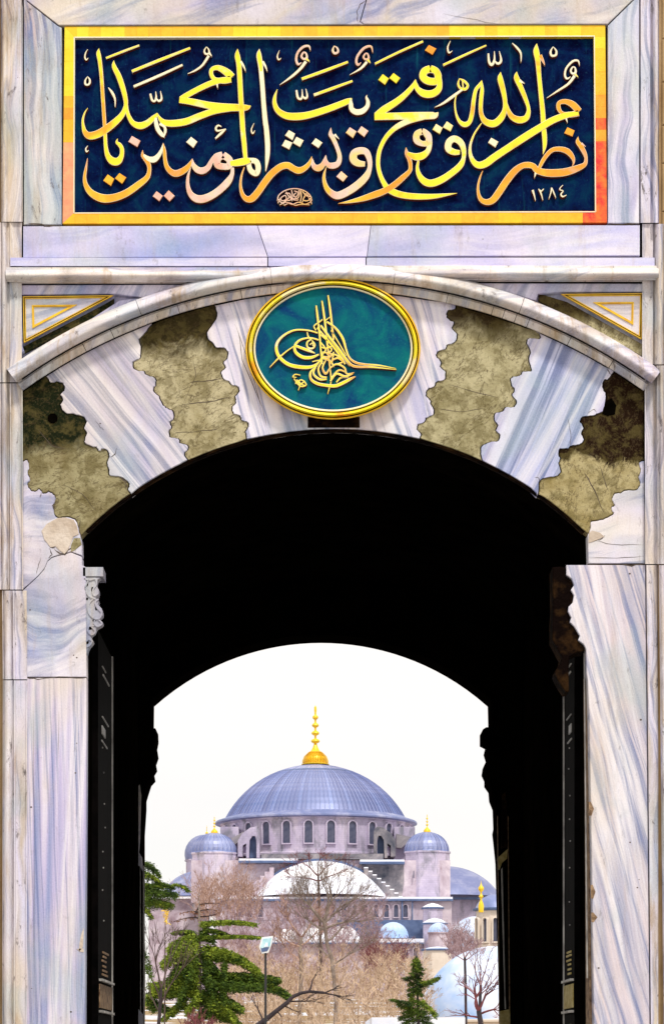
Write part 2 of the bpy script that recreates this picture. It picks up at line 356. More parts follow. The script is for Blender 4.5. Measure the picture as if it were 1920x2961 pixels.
# backing masonry, behind the facing: left, right, top, then haunches following the arch
YB = .16
def wallpoly(name, poly, Y, d, mat, label=None): return prism(name, poly, Y, d, mat, gate, 0, label)
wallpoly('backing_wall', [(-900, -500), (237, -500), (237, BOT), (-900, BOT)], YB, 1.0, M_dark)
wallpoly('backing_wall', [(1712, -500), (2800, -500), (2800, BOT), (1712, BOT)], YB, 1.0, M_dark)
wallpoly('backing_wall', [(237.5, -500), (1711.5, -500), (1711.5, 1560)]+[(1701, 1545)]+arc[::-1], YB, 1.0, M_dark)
# side walls outside the frame: coarse ochre masonry
rect('side_masonry', -900, -500, 14, BOT, -.03, .19, M_rubble, gate)
rect('side_masonry', 1904, -500, 2800, BOT, -.03, .19, M_rubble, gate)
rect('upper_masonry', -13, -500, 1933, -60, -.05, .21, M_rubble, gate)
rb_ = random.Random(9)
for xa, xb in ((-900, 1), (1913, 2800)):
    y = -500; row = 0
    while y < BOT:
        h = rb_.choice((110, 125, 140)); x = xa if xa > 0 else xb; sgn_ = 1 if xa > 0 else -1; first = True
        while (x < xb) if sgn_ > 0 else (x > xa):
            ww = rb_.uniform(150, 260)*(.55 if first and row % 2 else 1); x2 = x+sgn_*ww; first = False
            a_, b_ = sorted((x+sgn_*1.2, x2-sgn_*1.2))
            rect('ashlar_block', a_, y+1.2, b_, min(y+h, BOT)-1.2, -.05+rb_.uniform(0, .008), .03, M_rubble, gate, .006)
            x = x2
        y += h; row += 1
# ---- vertical outer mouldings
def vline(x, y0, y1): return [(x, y0, 1, 0), (x, y1, 1, 0)]
def hline(y, x0, x1): return [(x0, y, 0, 1), (x1, y, 0, 1)]
def torus(o0, o1, Ybase, h, n=8, flat=0):
    return [(o0+(o1-o0)*i/n, Ybase-h*math.sin(math.pi*i/n)**.7) for i in range(n+1)]
YF = -.06
profL = [(-13, .16), (-13, -.11), (8, -.12)]+torus(10, 30, -.10, .06)+[(32, -.07), (36, -.07), (37, -.095), (44, -.095), (46, -.02), (62, -.02), (63, .16)]
sweep('outer_moulding', [(0, -60, 1, 0), (0, 640, 1, 0)], [(3, .16), (3, -.11), (4, -.12)]+torus(5, 22, -.10, .06)+[(24, -.06), (27, -.05), (40, -.075), (62, -.075), (63.5, -.02), (66, -.02), (66, .16)], M_out, gate)
sweep('outer_moulding', [(0, 642, 1, 0), (0, 1105, 1, 0)], [(-13, .16), (-13, -.11), (3, -.12)]+torus(4, 18, -.10, .04)+[(19, -.07), (22, -.03), (27, -.03), (28, -.05), (63, -.05), (63, .16)], M_out, gate)
sweep('outer_moulding', [(0, 1108, 1, 0), (2, 1705, 1, 0)], [(-13, .16), (-13, -.11), (2, -.12)]+torus(3, 20, -.10, .05)+[(22, -.05), (26, -.05), (28, -.09), (31, -.09), (33, -.03), (61, -.02), (62, -.045), (65, -.045), (66, .16)], M_out, gate)
sweep('outer_moulding', [(3, 1708, 1, 0), (5, 1965, 1, 0)], [(3, .16), (3, -.11), (6, -.12)]+torus(7, 28, -.10, .05)+[(30, -.05), (33, -.05), (34, -.09), (38, -.09), (40, -.02), (74, -.02), (75, .16)], M_out, gate)
sweep('outer_moulding', [(5, 1968, 1, 0), (2, BOT, 1, 0)], [(3, .16), (3, -.11), (5, -.12)]+torus(6, 30, -.10, .05)+[(32, -.06), (35, -.06), (36, -.09), (40, -.09), (42, -.03), (70, -.03), (71, -.05), (74, -.05), (75, .16)], M_out, gate)
# right side
sweep('outer_moulding', [(1852, -60, 1, 0), (1852, 643, 1, 0)], [(-3, .16), (-3, -.02), (0, -.02), (1, -.07), (28, -.075), (30, -.05), (34, -.05)]+torus(36, 52, -.08, .05)+[(53, -.10), (55, .16)], M_out, gate)
sweep('outer_moulding', [(1860, 646, 1, 0), (1860, 1053, 1, 0)], [(-3, .16), (-3, -.05), (18, -.05), (28, -.04), (30, -.02), (34, -.02), (36, -.08)]+torus(38, 58, -.08, .04)+[(60, -.10), (72, -.10), (73, .16)], M_out, gate)
sweep('outer_moulding', [(1864, 1056, 1, 0), (1866, 1631, 1, 0)], [(0, .16), (0, -.045), (3, -.045), (4, -.02), (30, -.02), (33, -.02), (36, -.09), (40, -.10)]+torus(41, 56, -.10, .04)+[(58, -.11), (68, -.11), (69, .16)], M_out, gate)
sweep('outer_moulding', [(1868, 1634, 1, 0), (1888, BOT, 1, 0)], [(0, .16), (0, -.02), (2, -.03), (30, -.02), (33, .0), (36, .0), (38, -.08)]+torus(39, 54, -.09, .04)+[(56, -.11), (64, -.11), (65, .16)], M_out, gate)
# ---- frame stones round the plaque
YP = -.06
def wj(p): return p
prism('frame_stone', [(-13, -60), (80-75, -62), (1835+60, -62), (1830, -5), (1757, 68), (1040, 68), (1034, 62), (1030, 20), (1052, -62), (1100,-62),(1895,-62)][1:1]+[(5, -60), (1060, -60), (1057, 0), (1040, 60), (1050, 68), (170, 70), (80, 0)], YP, .2, M_top, gate, .004, 'cream and lavender marble strip over the left of the plaque')
prism('frame_stone', [(1063, -60), (1898, -60), (1826, 0), (1757, 67), (1052, 67), (1043, 60), (1060, 0)], YP, .2, M_top, gate, .004, 'cloudy cream marble strip over the right of the plaque')
prism('frame_stone', [(69, -50), (78, 2), (167, 73), (178, 78), (178, 648), (69, 648)], YP+.004, .2, M_frameL, gate, .004, 'blue-grey streaked upright frame stone')
prism('frame_stone', [(1829, 2), (1848, -16), (1848, 644), (1758, 644), (1758, 72)], YP+.004, .2, M_frameR, gate, .004, 'pale upright frame stone')
# ---- frieze: three stones with slanting joints
prism('frieze_block', [(67, 653), (743.2, 651), (773.2, 741), (67, 744)], YP, .2, M_frieze, gate, .003)
prism('frieze_block', [(745, 651), (1071.4, 651), (1060.4, 740), (775, 741)], YP, .2, M_key, gate, .003)
prism('frieze_block', [(1073, 651), (1850, 650), (1850, 737), (1062, 740)], YP, .2, M_frieze, gate, .003)
for a, b, mt in ((30, 773, M_frieze), (776, 1057, M_key), (1060, 1893, M_frieze)):
    sweep('fillet_course', hline(742, a, b), [(1, .14), (2, -.075), (26, -.078), (27, -.05), (29, -.05), (29, .14)], mt, gate)
sweep('cornice_roll', hline(772, 16, 781), [(0, .14), (0, -.085), (5, -.09)]+torus(6, 37, -.09, .07, 10)+[(38, -.085), (42, -.085), (43, -.03), (47, -.03), (47, .14)], M_corn, gate)
sweep('cornice_roll', hline(771, 783, 1050), [(0, .14), (0, -.085), (5, -.09)]+torus(6, 37, -.09, .07, 10)+[(38, -.085), (42, -.085), (43, -.03), (47, -.03), (47, .14)], M_corn, gate)
sweep('cornice_roll', hline(767, 1052, 1905), [(0, .14), (0, -.085), (5, -.09)]+torus(6, 37, -.09, .07, 10)+[(38, -.085), (42, -.085), (43, -.03), (47, -.03), (47, .14)], M_corn, gate)
# ---- archivolt: roll and flat band, cut in lengths like the real stones
def arcpath(xa, xb, n=24, cx=CX, cy=CY, r=RO):
    o_ = []
    for i in range(n+1):
        x = xa+(xb-xa)*i/n; a = math.asin((x-cx)/r)
        o_.append((cx+math.sin(a)*r, cy-math.cos(a)*r, math.sin(a), -math.cos(a)))
    return o_
roll = [(30, -.0), (31, -.05), (33, -.11)]+[(34+40*i/12, -.11-.075*math.sin(math.pi*i/12)**.8) for i in range(13)]+[(76, -.10), (78, -.05), (79, .12)]
flatp = [(0, .12), (0, -.035), (2, -.055), (22, -.075), (24, -.055), (27, -.05), (27, .12)]
cuts = [75, 420, 790, 1135, 1490, 1858]
for i in range(5):
    a, b = cuts[i]+.6, cuts[i+1]-.6
    sweep('archivolt_roll', arcpath(a-10 if i == 0 else a, b+8 if i == 4 else b), roll, M_corn2, gate)
cuts = [66, 250, 330, 520, 700, 785, 1134, 1290, 1420, 1452, 1486, 1522, 1640, 1760, 1861]
for a, b in zip(cuts, cuts[1:]):
    if (a, b) == (785, 1134): sweep('archivolt_band', arcpath(a+.6, b-.6), flatp, M_flat, gate); continue
    sweep('archivolt_band', arcpath(a+.7, b-.7, 10), flatp, M_flat, gate)
# ---- spandrels
def spandrel(sgn, pts, tri_o, tri_i, mat):
    return pts
ext = lambda x: CY-math.sqrt((RO+70)**2-(x-CX)**2)
lp = [(66, 822)]+[(540, 822)]+[(540-(540-66)*i/12, ext(540-(540-66)*i/12)) for i in range(13)]
# panel with a triangular hole -> built from a recessed ground, a surround of three stones
TL = [(64, 853), (334, 850), (67, 996)]; TR = [(1613, 846), (1861, 844), (1857, 987)]
def lerp(a, b, t): return (a[0]+(b[0]-a[0])*t, a[1]+(b[1]-a[1])*t)
def spand(T, outer, side):
    # recessed back
    prism('spandrel_ground', outer, .05, .06, M_dkbrown if 0 else M_span, gate)
spL = [(31, 822), (560, 822)]+[(560-(560-31)*i/14, ext(560-(560-31)*i/14)) for i in range(15)]
spR = [(1892, 818), (1372, 818)]+[(1372+(1892-1372)*i/14, ext(1372+(1892-1372)*i/14)) for i in range(15)]
prism('spandrel_ground', spL, .055, .06, M_span, gate); prism('spandrel_ground', spR, .055, .06, M_span, gate)
# upper strip and side strip (raised), the triangle opening between them and the roll shows the recess
prism('spandrel_stone', [(33, 824), (552, 822), (505, 838), (440, 862), (334, 848), (64, 851), (33, 851)], -.02, .07, M_span, gate, .004)
prism('spandrel_stone', [(33, 853), (62, 853), (65, 1000), (70, 1014), (33, 1040)], -.02, .07, M_span, gate, .004)
prism('spandrel_stone', [(390, 862), (433, 864), (345, 905), (262, 940), (250, 930), (345, 868)], -.01, .06, M_span, gate, .004)
prism('spandrel_stone', [(1888, 820), (1382, 818), (1440, 836), (1550, 868), (1556, 848), (1613, 843), (1888, 842)], -.02, .07, M_span, gate, .004)
prism('spandrel_stone', [(1888, 844), (1863, 844), (1860, 1000), (1888, 1042)], -.02, .07, M_span, gate, .004)
def lower(T, far):
    pass
prism('dark_spandrel_stone', [(66, 1002), (300, 880), (330, 862), (330, 890), (250, 930), (140, 985), (72, 1020)], .02, .03, M_o1, gate, .004, 'dark olive stone under the gilt triangle')  # dark olive stone along the slope under each triangle
prism('dark_spandrel_stone', [(1857, 994), (1640, 872), (1560, 848), (1556, 868), (1650, 922), (1750, 970), (1856, 1030)], .02, .03, M_o5, gate, .004, 'dark olive stone under the gilt triangle')
def tri_panel(T, label):
    c = (sum(p[0] for p in T)/3, sum(p[1] for p in T)/3)
    # incentre scaling
    def inc(T):
        a = math.dist(T[1], T[2]); b = math.dist(T[0], T[2]); d = math.dist(T[0], T[1]); s = a+b+d
        return ((a*T[0][0]+b*T[1][0]+d*T[2][0])/s, (a*T[0][1]+b*T[1][1]+d*T[2][1])/s)
    I = inc(T); q = lambda f: [lerp(I, p, f) for p in T]
    base = prism('triangular_panel', q(.97), -.005, .05, M_capR, gate, .004, label)
    def ring(f0, f1, Y, d, mat, nm):
        A = q(f0); B = q(f1); V = []; 
        for Yv, L_ in ((Y, A), (Y, B), (Y+d, A), (Y+d, B)): V += [Vector((P(p[0], p[1], Y).x, Yv, P(p[0], p[1], Y).z)) for p in L_]
        F = []
        for i in range(3):
            j = (i+1) % 3
            F += [(i, j, 3+j, 3+i), (i, 6+i, 6+j, j), (3+i, 3+j, 9+j, 9+i)]
        part(nm, V, F, mat, base)
    ring(1.0, .955, -.022, .022, M_ringg, 'gilt_fillet'); ring(.955, .90, -.008, .008, M_dkbrown, 'painted_groove_shade'); ring(.90, .86, -.018, .02, M_ringg, 'gilt_fillet'); ring(.50, .44, -.02, .022, M_ringg, 'gilt_fillet'); ring(.44, .38, -.012, .014, M_ringg, 'gilt_fillet')  # brown ring paints a recess shadow onto the raised panel
    ring(.86, .50, -.010, .008, M_capR, 'marble_border')
tri_panel([(66, 856), (328, 853), (69, 990)], 'gilt-edged triangle in the left corner over the arch')
tri_panel([(1622, 849), (1858, 847), (1855, 980)], 'gilt-edged triangle in the right corner over the arch')
# ---- voussoirs (joggled joints traced top to bottom)
J1 = [(64,1334),(78,1329),(84,1348),(79,1367),(86,1382),(79,1398),(84,1413),(100,1420),(115,1413),(124,1427),(140,1421),(156,1432),(159,1448),(152,1463),(156,1482),(165,1496),(187,1494),(215,1500),(224,1519),(232,1552)]
J2 = [(133,1084),(146,1105),(162,1102),(180,1108),(185,1127),(174,1139),(180,1155),(174,1174),(187,1192),(212,1196),(236,1202),(249,1217),(243,1236),(249,1251),(243,1276),(261,1289),(277,1292),(285,1304),(295,1297),(311,1304),(314,1320),(308,1339),(314,1354),(316,1374),(339,1376),(358,1385),(373,1398),(370,1416),(378,1427)]
J3 = [(440,934),(419,963),(403,980),(407,1001),(408,1023),(403,1037),(386,1045),(386,1061),(400,1071),(416,1072),(424,1083),(446,1091),(452,1110),(443,1127),(460,1146),(468,1165),(481,1178),(501,1189),(501,1211),(491,1222),(498,1236),(488,1249),(496,1265),(517,1268),(522,1280),(540,1285),(544,1298),(533,1312),(543,1329)]
J4 = [(620,880),(628,912),(612,942),(598,961),(601,977),(615,991),(628,1004),(647,1004),(660,1021),(653,1040),(645,1048),(652,1061),(639,1075),(645,1094),(661,1102),(669,1113),(686,1116),(691,1130),(680,1146),(682,1162),(671,1176),(676,1195),(694,1202),(699,1214),(714,1219),(717,1233),(710,1247),(713,1268)]
J5 = [(1319,877),(1316,893),(1297,895),(1292,912),(1302,925),(1313,931),(1308,947),(1322,966),(1316,988),(1294,995),(1288,1007),(1267,1015),(1263,1029),(1277,1048),(1274,1061),(1289,1075),(1286,1097),(1264,1102),(1256,1117),(1237,1124),(1234,1143),(1245,1157),(1245,1168),(1255,1181),(1251,1200),(1232,1208),(1228,1219),(1210,1227),(1207,1241),(1217,1255),(1215,1267)]
J6 = [(1548,954),(1561,963),(1558,980),(1531,977),(1523,991),(1534,1018),(1528,1034),(1531,1051),(1537,1072),(1512,1075),(1501,1086),(1479,1091),(1477,1110),(1488,1127),(1481,1143),(1493,1159),(1485,1176),(1463,1178),(1452,1189),(1432,1195),(1429,1214),(1440,1230),(1433,1244),(1445,1257),(1439,1274),(1414,1279),(1392,1290),(1390,1312),(1395,1331)]
J7 = [(1778,1071),(1761,1094),(1748,1097),(1742,1119),(1753,1141),(1750,1160),(1745,1187),(1731,1194),(1715,1201),(1688,1203),(1678,1217),(1688,1236),(1682,1252),(1688,1271),(1677,1284),(1652,1288),(1644,1296),(1622,1296),(1616,1312),(1620,1326),(1616,1342),(1622,1361),(1612,1375),(1590,1378),(1565,1386),(1559,1402),(1557,1429)]
J8 = [(1862,1331),(1848,1337),(1854,1361),(1848,1378),(1852,1399),(1840,1416),(1813,1416),(1794,1424),(1775,1429),(1772,1446),(1778,1459),(1769,1467),(1775,1486),(1753,1497),(1737,1503),(1710,1508),(1708,1530),(1701,1543)]
jr = random.Random(77)
def smooth(J):
    c_ = catmull(J, 4)
    return [c_[0]]+[(x+jr.uniform(-1.5, 1.5), y+jr.uniform(-1.3, 1.3)) for x, y in c_[1:-1]]+[c_[-1]]
def xarc(r, cx, cy, xa, xb, n): return [arcpt(cx, cy, r, xa+(xb-xa)*i/n) for i in range(1, n)]
Js = [None]+[smooth(J) for J in (J1, J2, J3, J4, J5, J6, J7, J8)]
def shift(J, dx): return [(x+dx, y) for x, y in J]
def vouss(Ja, Jb, mat, label, Y):
    a = shift(Ja, 1.8); b = shift(Jb, -1.8)
    top = xarc(RO-3, CX, CY, a[0][0], b[0][0], 8); bot = xarc(RI, IX, IY, b[-1][0], a[-1][0], 8)
    prism('voussoir', [(x, y+3) if y < CY-math.sqrt(max(0, RO*RO-(x-CX)**2))+8 else (x, y) for x, y in a[::-1]]+top+b+bot, Y, .17-Y, mat, gate, .004, label)
# far-left olive: bounded by the side line
a = Js[1]; b = shift(Js[2], -1.3)
poly = [(64.5, 1332), (64.5, 1134)]+xarc(RO-3, CX, CY, 64.5, b[0][0], 5)+b+xarc(RI, IX, IY, b[-1][0], 233, 8)+[(x+.8, y-1.2) for x, y in a[::-1][:-1]]
prism('voussoir', poly, .012, .158, M_o1, gate, .004, 'mossy olive-green scalloped voussoir at the far left')
vouss(Js[2], Js[3], M_v2, 'lavender striped marble voussoir left of the medallion', 0)
vouss(Js[3], Js[4], M_o3, 'khaki scalloped voussoir with a dark damp patch', .012)
vouss(Js[4], Js[5], M_v4, 'broad marble keystone behind the oval medallion', 0)
vouss(Js[5], Js[6], M_o5, 'khaki-green scalloped voussoir right of the medallion', .012)
vouss(Js[6], Js[7], M_v6, 'blue striped marble voussoir on the right', 0)
a = shift(Js[7], 1.3); b = Js[8]
poly = a[::-1]+xarc(RO-3, CX, CY, a[0][0], 1861, 5)+[(1861.5, 1130)]+[(x-.8, y-1.2) for x, y in b]+xarc(RI, IX, IY, 1699, a[-1][0], 8)
prism('voussoir', poly, .012, .158, M_o7, gate, .004, 'voussoir at the far right, black-brown above and khaki below')
# springers / capital blocks
# crack line across the left springer
crk = [(235, 1608), (205, 1596), (186, 1602), (168, 1606), (150, 1612), (138, 1622), (128, 1645), (112, 1664), (84, 1690), (66, 1704)]
s1 = [(x+.6, y+1.5) for x, y in Js[1]]
prism('springer_stone', [(67, 1335)]+s1[1:]+[(236, 1560), (237, 1606)]+[(x, y-1) for x, y in crk[1:]], 0, .17, M_capL, gate, .004, 'marble springer stone above the crack')
prism('springer_stone', [(67, 1707)]+[(x, y+1.5) for x, y in crk[::-1][1:]]+[(237, 1612), (237, 1634), (248, 1640), (250, 1958), (78, 1958), (72, 1800)], 0, .17, M_capL, gate, .004, 'marble block under the crack')
prism('plaster_patch', [(165, 1498), (187, 1496), (213, 1503), (222, 1520), (228, 1545), (212, 1552), (203, 1575), (196, 1592), (186, 1602), (172, 1592), (160, 1580), (146, 1583), (128, 1560), (120, 1535), (135, 1515)], -.006, .01, M_plaster, gate, .002, 'pale repair patch with a crack below it')
prism('plaster_patch', [(232, 1556), (236, 1575), (215, 1592), (205, 1596), (205, 1578), (214, 1556)], -.004, .008, M_o5, gate, .002)
s8 = [(x-.6, y+1.5) for x, y in Js[8]]
prism('springer_stone', [(1863, 1333)]+s8[1:]+[(1700, 1552), (1702, 1629), (1865, 1629)], 0, .17, M_capR, gate, .004, 'pale marble springer stone')
prism('plaster_patch', [(1703, 1540), (1712, 1534), (1734, 1540), (1748, 1552), (1716, 1566), (1702, 1570)], -.005, .01, M_plaster, gate, .002)
# cracks, chips and pits in the facing
def disc(name, x, y, rx, ry, Y, mat, parent, n=14, th=.004):
    return prism(name, [(x+rx*math.cos(2*math.pi*i/n), y+ry*math.sin(2*math.pi*i/n)) for i in range(n)], Y, th, mat, parent)
M_crack = M_mortar
def crack(pts, w_=1.6, Y=-.0015):
    q_ = []; 
    for i in range(len(pts)-1):
        (x0, y0), (x1, y1) = pts[i], pts[i+1]
        for t in (0, .33, .66): q_.append((x0+(x1-x0)*t+jr.uniform(-1.5, 1.5), y0+(y1-y0)*t+jr.uniform(-1.5, 1.5)))
    q_.append(pts[-1]); L1 = []; L2 = []
    for i, (x, y) in enumerate(q_):
        a_, b_ = q_[max(0, i-1)], q_[min(len(q_)-1, i+1)]; dx, dy = b_[0]-a_[0], b_[1]-a_[1]; l = math.hypot(dx, dy) or 1
        ww = w_*jr.uniform(.35, 1.1)*(1 if 0 < i < len(q_)-1 else .2); L1.append((x-dy/l*ww/2, y+dx/l*ww/2)); L2.append((x+dy/l*ww/2, y-dx/l*ww/2))
    n_ = len(q_); V = [P(x, y, Y) for x, y in L1+L2]
    part('crack', V, [(i, i+1, n_+i+1, n_+i) for i in range(n_-1)], M_crack, gate)
for c_, w_ in (([(143, 1583), (156, 1584), (162, 1574)], 4), ([(143, 1586), (150, 1604), (140, 1614)], 3), ([(156, 1588), (174, 1600), (187, 1604), (199, 1591), (224, 1569), (233, 1562)], 4), ([(118, 1612), (110, 1640), (106, 1660)], 2),
    ([(232, 1500), (228, 1530), (236, 1556)], 3), ([(215, 1500), (232, 1490)], 2), ([(160, 1470), (152, 1462), (162, 1452)], 3), ([(322, 1322), (332, 1312), (338, 1294)], 3), ([(345, 1378), (362, 1392), (370, 1412)], 4), ([(120, 1425), (116, 1440)], 2),
    ([(276, 1218), (290, 1236), (302, 1242)], 1.6), ([(1640, 1206), (1650, 1250), (1650, 1290)], 1.2), ([(1700, 1196), (1716, 1182), (1726, 1192)], 2), ([(1756, 1064), (1764, 1080), (1772, 1086)], 2), ([(1546, 1378), (1558, 1382), (1562, 1390)], 2),
    ([(548, 1104), (600, 1100), (650, 1094)], 2.2), ([(528, 1170), (600, 1162), (668, 1148)], 2.6), ([(508, 1252), (580, 1246), (630, 1240)], 2), ([(560, 1040), (566, 1090), (528, 1168)], 1.6), ([(1690, 1367), (1718, 1416), (1745, 1481)], 3), ([(1734, 1348), (1748, 1390), (1761, 1422)], 2.6), ([(1300, 1112), (1360, 1130), (1440, 1150)], 1.8), ([(1262, 1180), (1330, 1190), (1400, 1180)], 1.6), ([(110, 1240), (150, 1290), (200, 1300)], 1.6), ([(180, 1400), (240, 1430), (280, 1480)], 1.6),
    ([(1720, 1564), (1770, 1574), (1860, 1576)], 1.4), ([(1702, 1612), (1780, 1614), (1862, 1608)], 1.6), ([(1710, 1566), (1736, 1560), (1750, 1548)], 2), ([(1800, 1632), (1826, 1636), (1862, 1630)], 5),
    ([(80, 646), (120, 648), (128, 652), (176, 650)], 5), ([(1758, 644), (1800, 648), (1848, 644)], 4), ([(1034, 62), (1032, 30), (1042, 10), (1056, 0)], 2.4), ([(690, 962), (700, 1040), (760, 1180), (770, 1230)], 1.6), ([(678, 930), (730, 1080), (755, 1180)], 1.4),
    ([(1282, 38), (1380, 56), (1450, 70)], 1.2), ([(96, 1990), (99, 2500), (97, 2950)], .9), ([(170, 2060), (168, 2200)], 1.2), ([(75, 1960), (110, 1964), (170, 1958), (245, 1962)], 3), ([(75, 1905), (78, 1960)], 3), ([(1868, 1640), (1900, 2400), (1906, 2961)], 1.6)):
    crack(c_, w_, .0105 if w_ in (2.2, 2.6) or (c_[0] in ((508, 1252), (560, 1040), (1690, 1367), (1300, 1112), (1262, 1180), (110, 1240), (180, 1400))) else -.002 if c_[0][1] > 900 else (-.0625 if c_[0][1] < 700 else -.002))
for x, y, r_ in ((222, 1902, 2.4), (218, 2236, 2.6), (222, 2150, 1.8), (90, 2335, 3), (54, 2336, 2.2), (22, 2652, 2.2), (205, 2928, 3), (1821, 1659, 3), (1853, 2082, 3.4), (1822, 2437, 2.4), (1843, 2568, 2.4), (1905, 2628, 3), (1731, 2801, 3), (1848, 2545, 1.6), (87, 1764, 2.4), (213, 1895, 2), (1396, 690, 1.6), (290, 1224, 2.2), (70, 2870, 2), (92, 2860, 1.6)):
    disc('pit', x, y, r_, r_*.8, -.0022 if y > 900 else -.0625, M_mortar, gate, 7, .001)
prism('chipped_edge', [(236, 2700), (243, 2684), (240, 2740), (228, 2754), (230, 2730)], -.003, .004, M_plaster, gate); prism('chipped_edge', [(222, 2746), (242, 2744), (242, 2756), (232, 2754)], -.003, .004, M_plaster, gate)
for a_, b_, c_ in ((2320, 2360, 9), (2560, 2600, 8), (2640, 2668, 12)):
    prism('broken_edge', [(1708+(a_-2300)*.022, a_), (1708+(a_-2300)*.022+c_, (a_+b_)/2), (1709+(b_-2300)*.022, b_), (1702+(b_-2300)*.022, b_), (1702+(a_-2300)*.022, a_)], -.003, .004, M_panel, gate)
# ---- jambs
prism('jamb_slab', [(78, 1961), (250, 1961), (249, 2300), (246, 2700), (243, BOT), (77, BOT)], 0, .17, M_pilL, gate, .004, 'vertically streaked lavender marble jamb slab')
rj = [(1638, 1634), (1638, 1662), (1653, 1673), (1660, 1692), (1651, 1706), (1660, 1722), (1656, 1743), (1644, 1755), (1643, 1769), (1652, 1786), (1648, 1799), (1660, 1811), (1677, 1839), (1672, 1851), (1688, 1863), (1695, 1878), (1697, 1947), (1700, 1965), (1704, 2070), (1707, 2245), (1712, 2520), (1718, 2961), (1725, BOT)]
prism('jamb_slab', rj+[(1885, BOT), (1866, 1634)], 0, .165, M_pilR, gate, .004, 'diagonally streaked blue and rose marble jamb slab')
# joint grooves showing dark mortar
rect('joint_groove', 64, 640, 176, 650, -.03, .2, M_mortar, gate); 
rect('joint_groove', 1700, 1629.5, 1866, 1633.5, .012, .1, M_mortar, gate)
rect('joint_groove', 78, 1957.5, 250, 1961.5, .012, .1, M_mortar, gate)
rect('joint_groove', 1758, 644, 1850, 650, -.03, .2, M_mortar, gate)
# rim of the arch: thin moulded soffit edge
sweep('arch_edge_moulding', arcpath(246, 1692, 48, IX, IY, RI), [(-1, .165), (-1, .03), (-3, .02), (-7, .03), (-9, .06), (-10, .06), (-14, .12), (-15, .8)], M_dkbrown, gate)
# corbel and carved bracket, left
rect('corbel_block', 239, 1640, 298, 1667, .0, .30, M_capg, gate, .003, 'small square corbel under the left springing')
br = [(247, 1669), (290, 1670), (283, 1676), (279, 1693), (286, 1706), (284, 1722), (276, 1729), (286, 1737), (283, 1748), (294, 1760), (297, 1780), (286, 1790), (297, 1800), (293, 1809), (280, 1816), (273, 1830), (262, 1841), (270, 1855), (260, 1868), (253, 1882), (250, 1884), (249, 1760)]
bk = prism('carved_bracket', catmull(br, 2), .01, .12, M_capg, gate, .003, 'carved scrollwork bracket of pale marble')
# scroll ribs on the bracket and its shadowed holes
def ribbon(name, pts, s, ox, oy, Y, thick, mats, parent, per=5, label=None, sample=None):
    """stroke with varying width: crop coordinates (x,y,w) with scale s and offset ox,oy"""
    C_ = catmull(pts, per); q = [(ox+x/s, oy+y/s, max(w_, 1.5)/s) for x, y, w_ in C_]
    V = []; F = []; mi = []
    n = len(q)
    fl = 1.5 if len(mats) > 2 else 0
    for i, (x, y, w_) in enumerate(q):
        x0, y0, _ = q[max(i-1, 0)]; x1, y1, _ = q[min(i+1, n-1)]
        dx, dy = x1-x0, y1-y0; l = math.hypot(dx, dy) or 1; nx_, ny_ = -dy/l, dx/l
        h = w_/2; c = min(1.3, h*.4); pr_ = []
        if fl: pr_.append((-h-fl, Y+thick-.006))
        pr_ += [(-h, Y+thick-.007 if fl else Y+thick), (-h, Y+.004), (-(h-c), Y), (h-c, Y), (h, Y+.004), (h, Y+thick-.007 if fl else Y+thick)]
        if fl: pr_.append((h+fl, Y+thick-.006))
        m_ = len(pr_)
        for o_, Yv in pr_:
            p = P(x+nx_*o_, y+ny_*o_, Y); V.append((p.x, Yv, p.z))
    for i in range(n-1):
        for j in range(m_-1):
            a = i*m_+j; F.append((a, a+1, a+m_+1, a+m_))
            jj = j-1 if fl else j
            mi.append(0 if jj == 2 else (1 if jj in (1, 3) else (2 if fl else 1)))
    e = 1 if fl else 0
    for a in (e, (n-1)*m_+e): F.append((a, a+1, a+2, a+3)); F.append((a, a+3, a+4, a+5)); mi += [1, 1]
    return part(name, V, F, mats, parent, mi=mi, label=label)
for st in ([(750,290,14),(800,300,18),(850,290,16),(860,340,14),(830,390,16),(840,440,18),(880,420,12)],
           [(790,300,14),(760,370,16),(790,440,18),(850,470,16)],
           [(880,470,14),(850,500,18),(870,550,20),(905,590,18),(890,640,16),(850,650,12)],
           [(830,470,14),(790,520,18),(790,590,18),(830,640,16)],
           [(880,655,14),(910,690,16),(870,715,16),(840,690,14),(845,655,10)],
           [(840,710,14),(820,720,16),(850,760,18),(820,790,14),(785,760,16),(790,715,12)],
           [(770,850,12),(790,830,16),(820,850,16),(800,885,14),(775,900,10)]):
    ribbon('scroll_rib', st, 3.086, 0, 1580, .0, .011, [M_capg, M_capg], bk)
for x, y, rx, ry in ((251, 1690, 4, 6), (272, 1795, 4.5, 4.5), (260, 1817, 7, 4.5), (253, 1858, 4, 5), (267, 1705, 3, 8), (278, 1757, 3, 9), (252, 1732, 3, 4)):
    disc('pierced_hole', x, y, rx, ry, .0085, M_dark, bk)
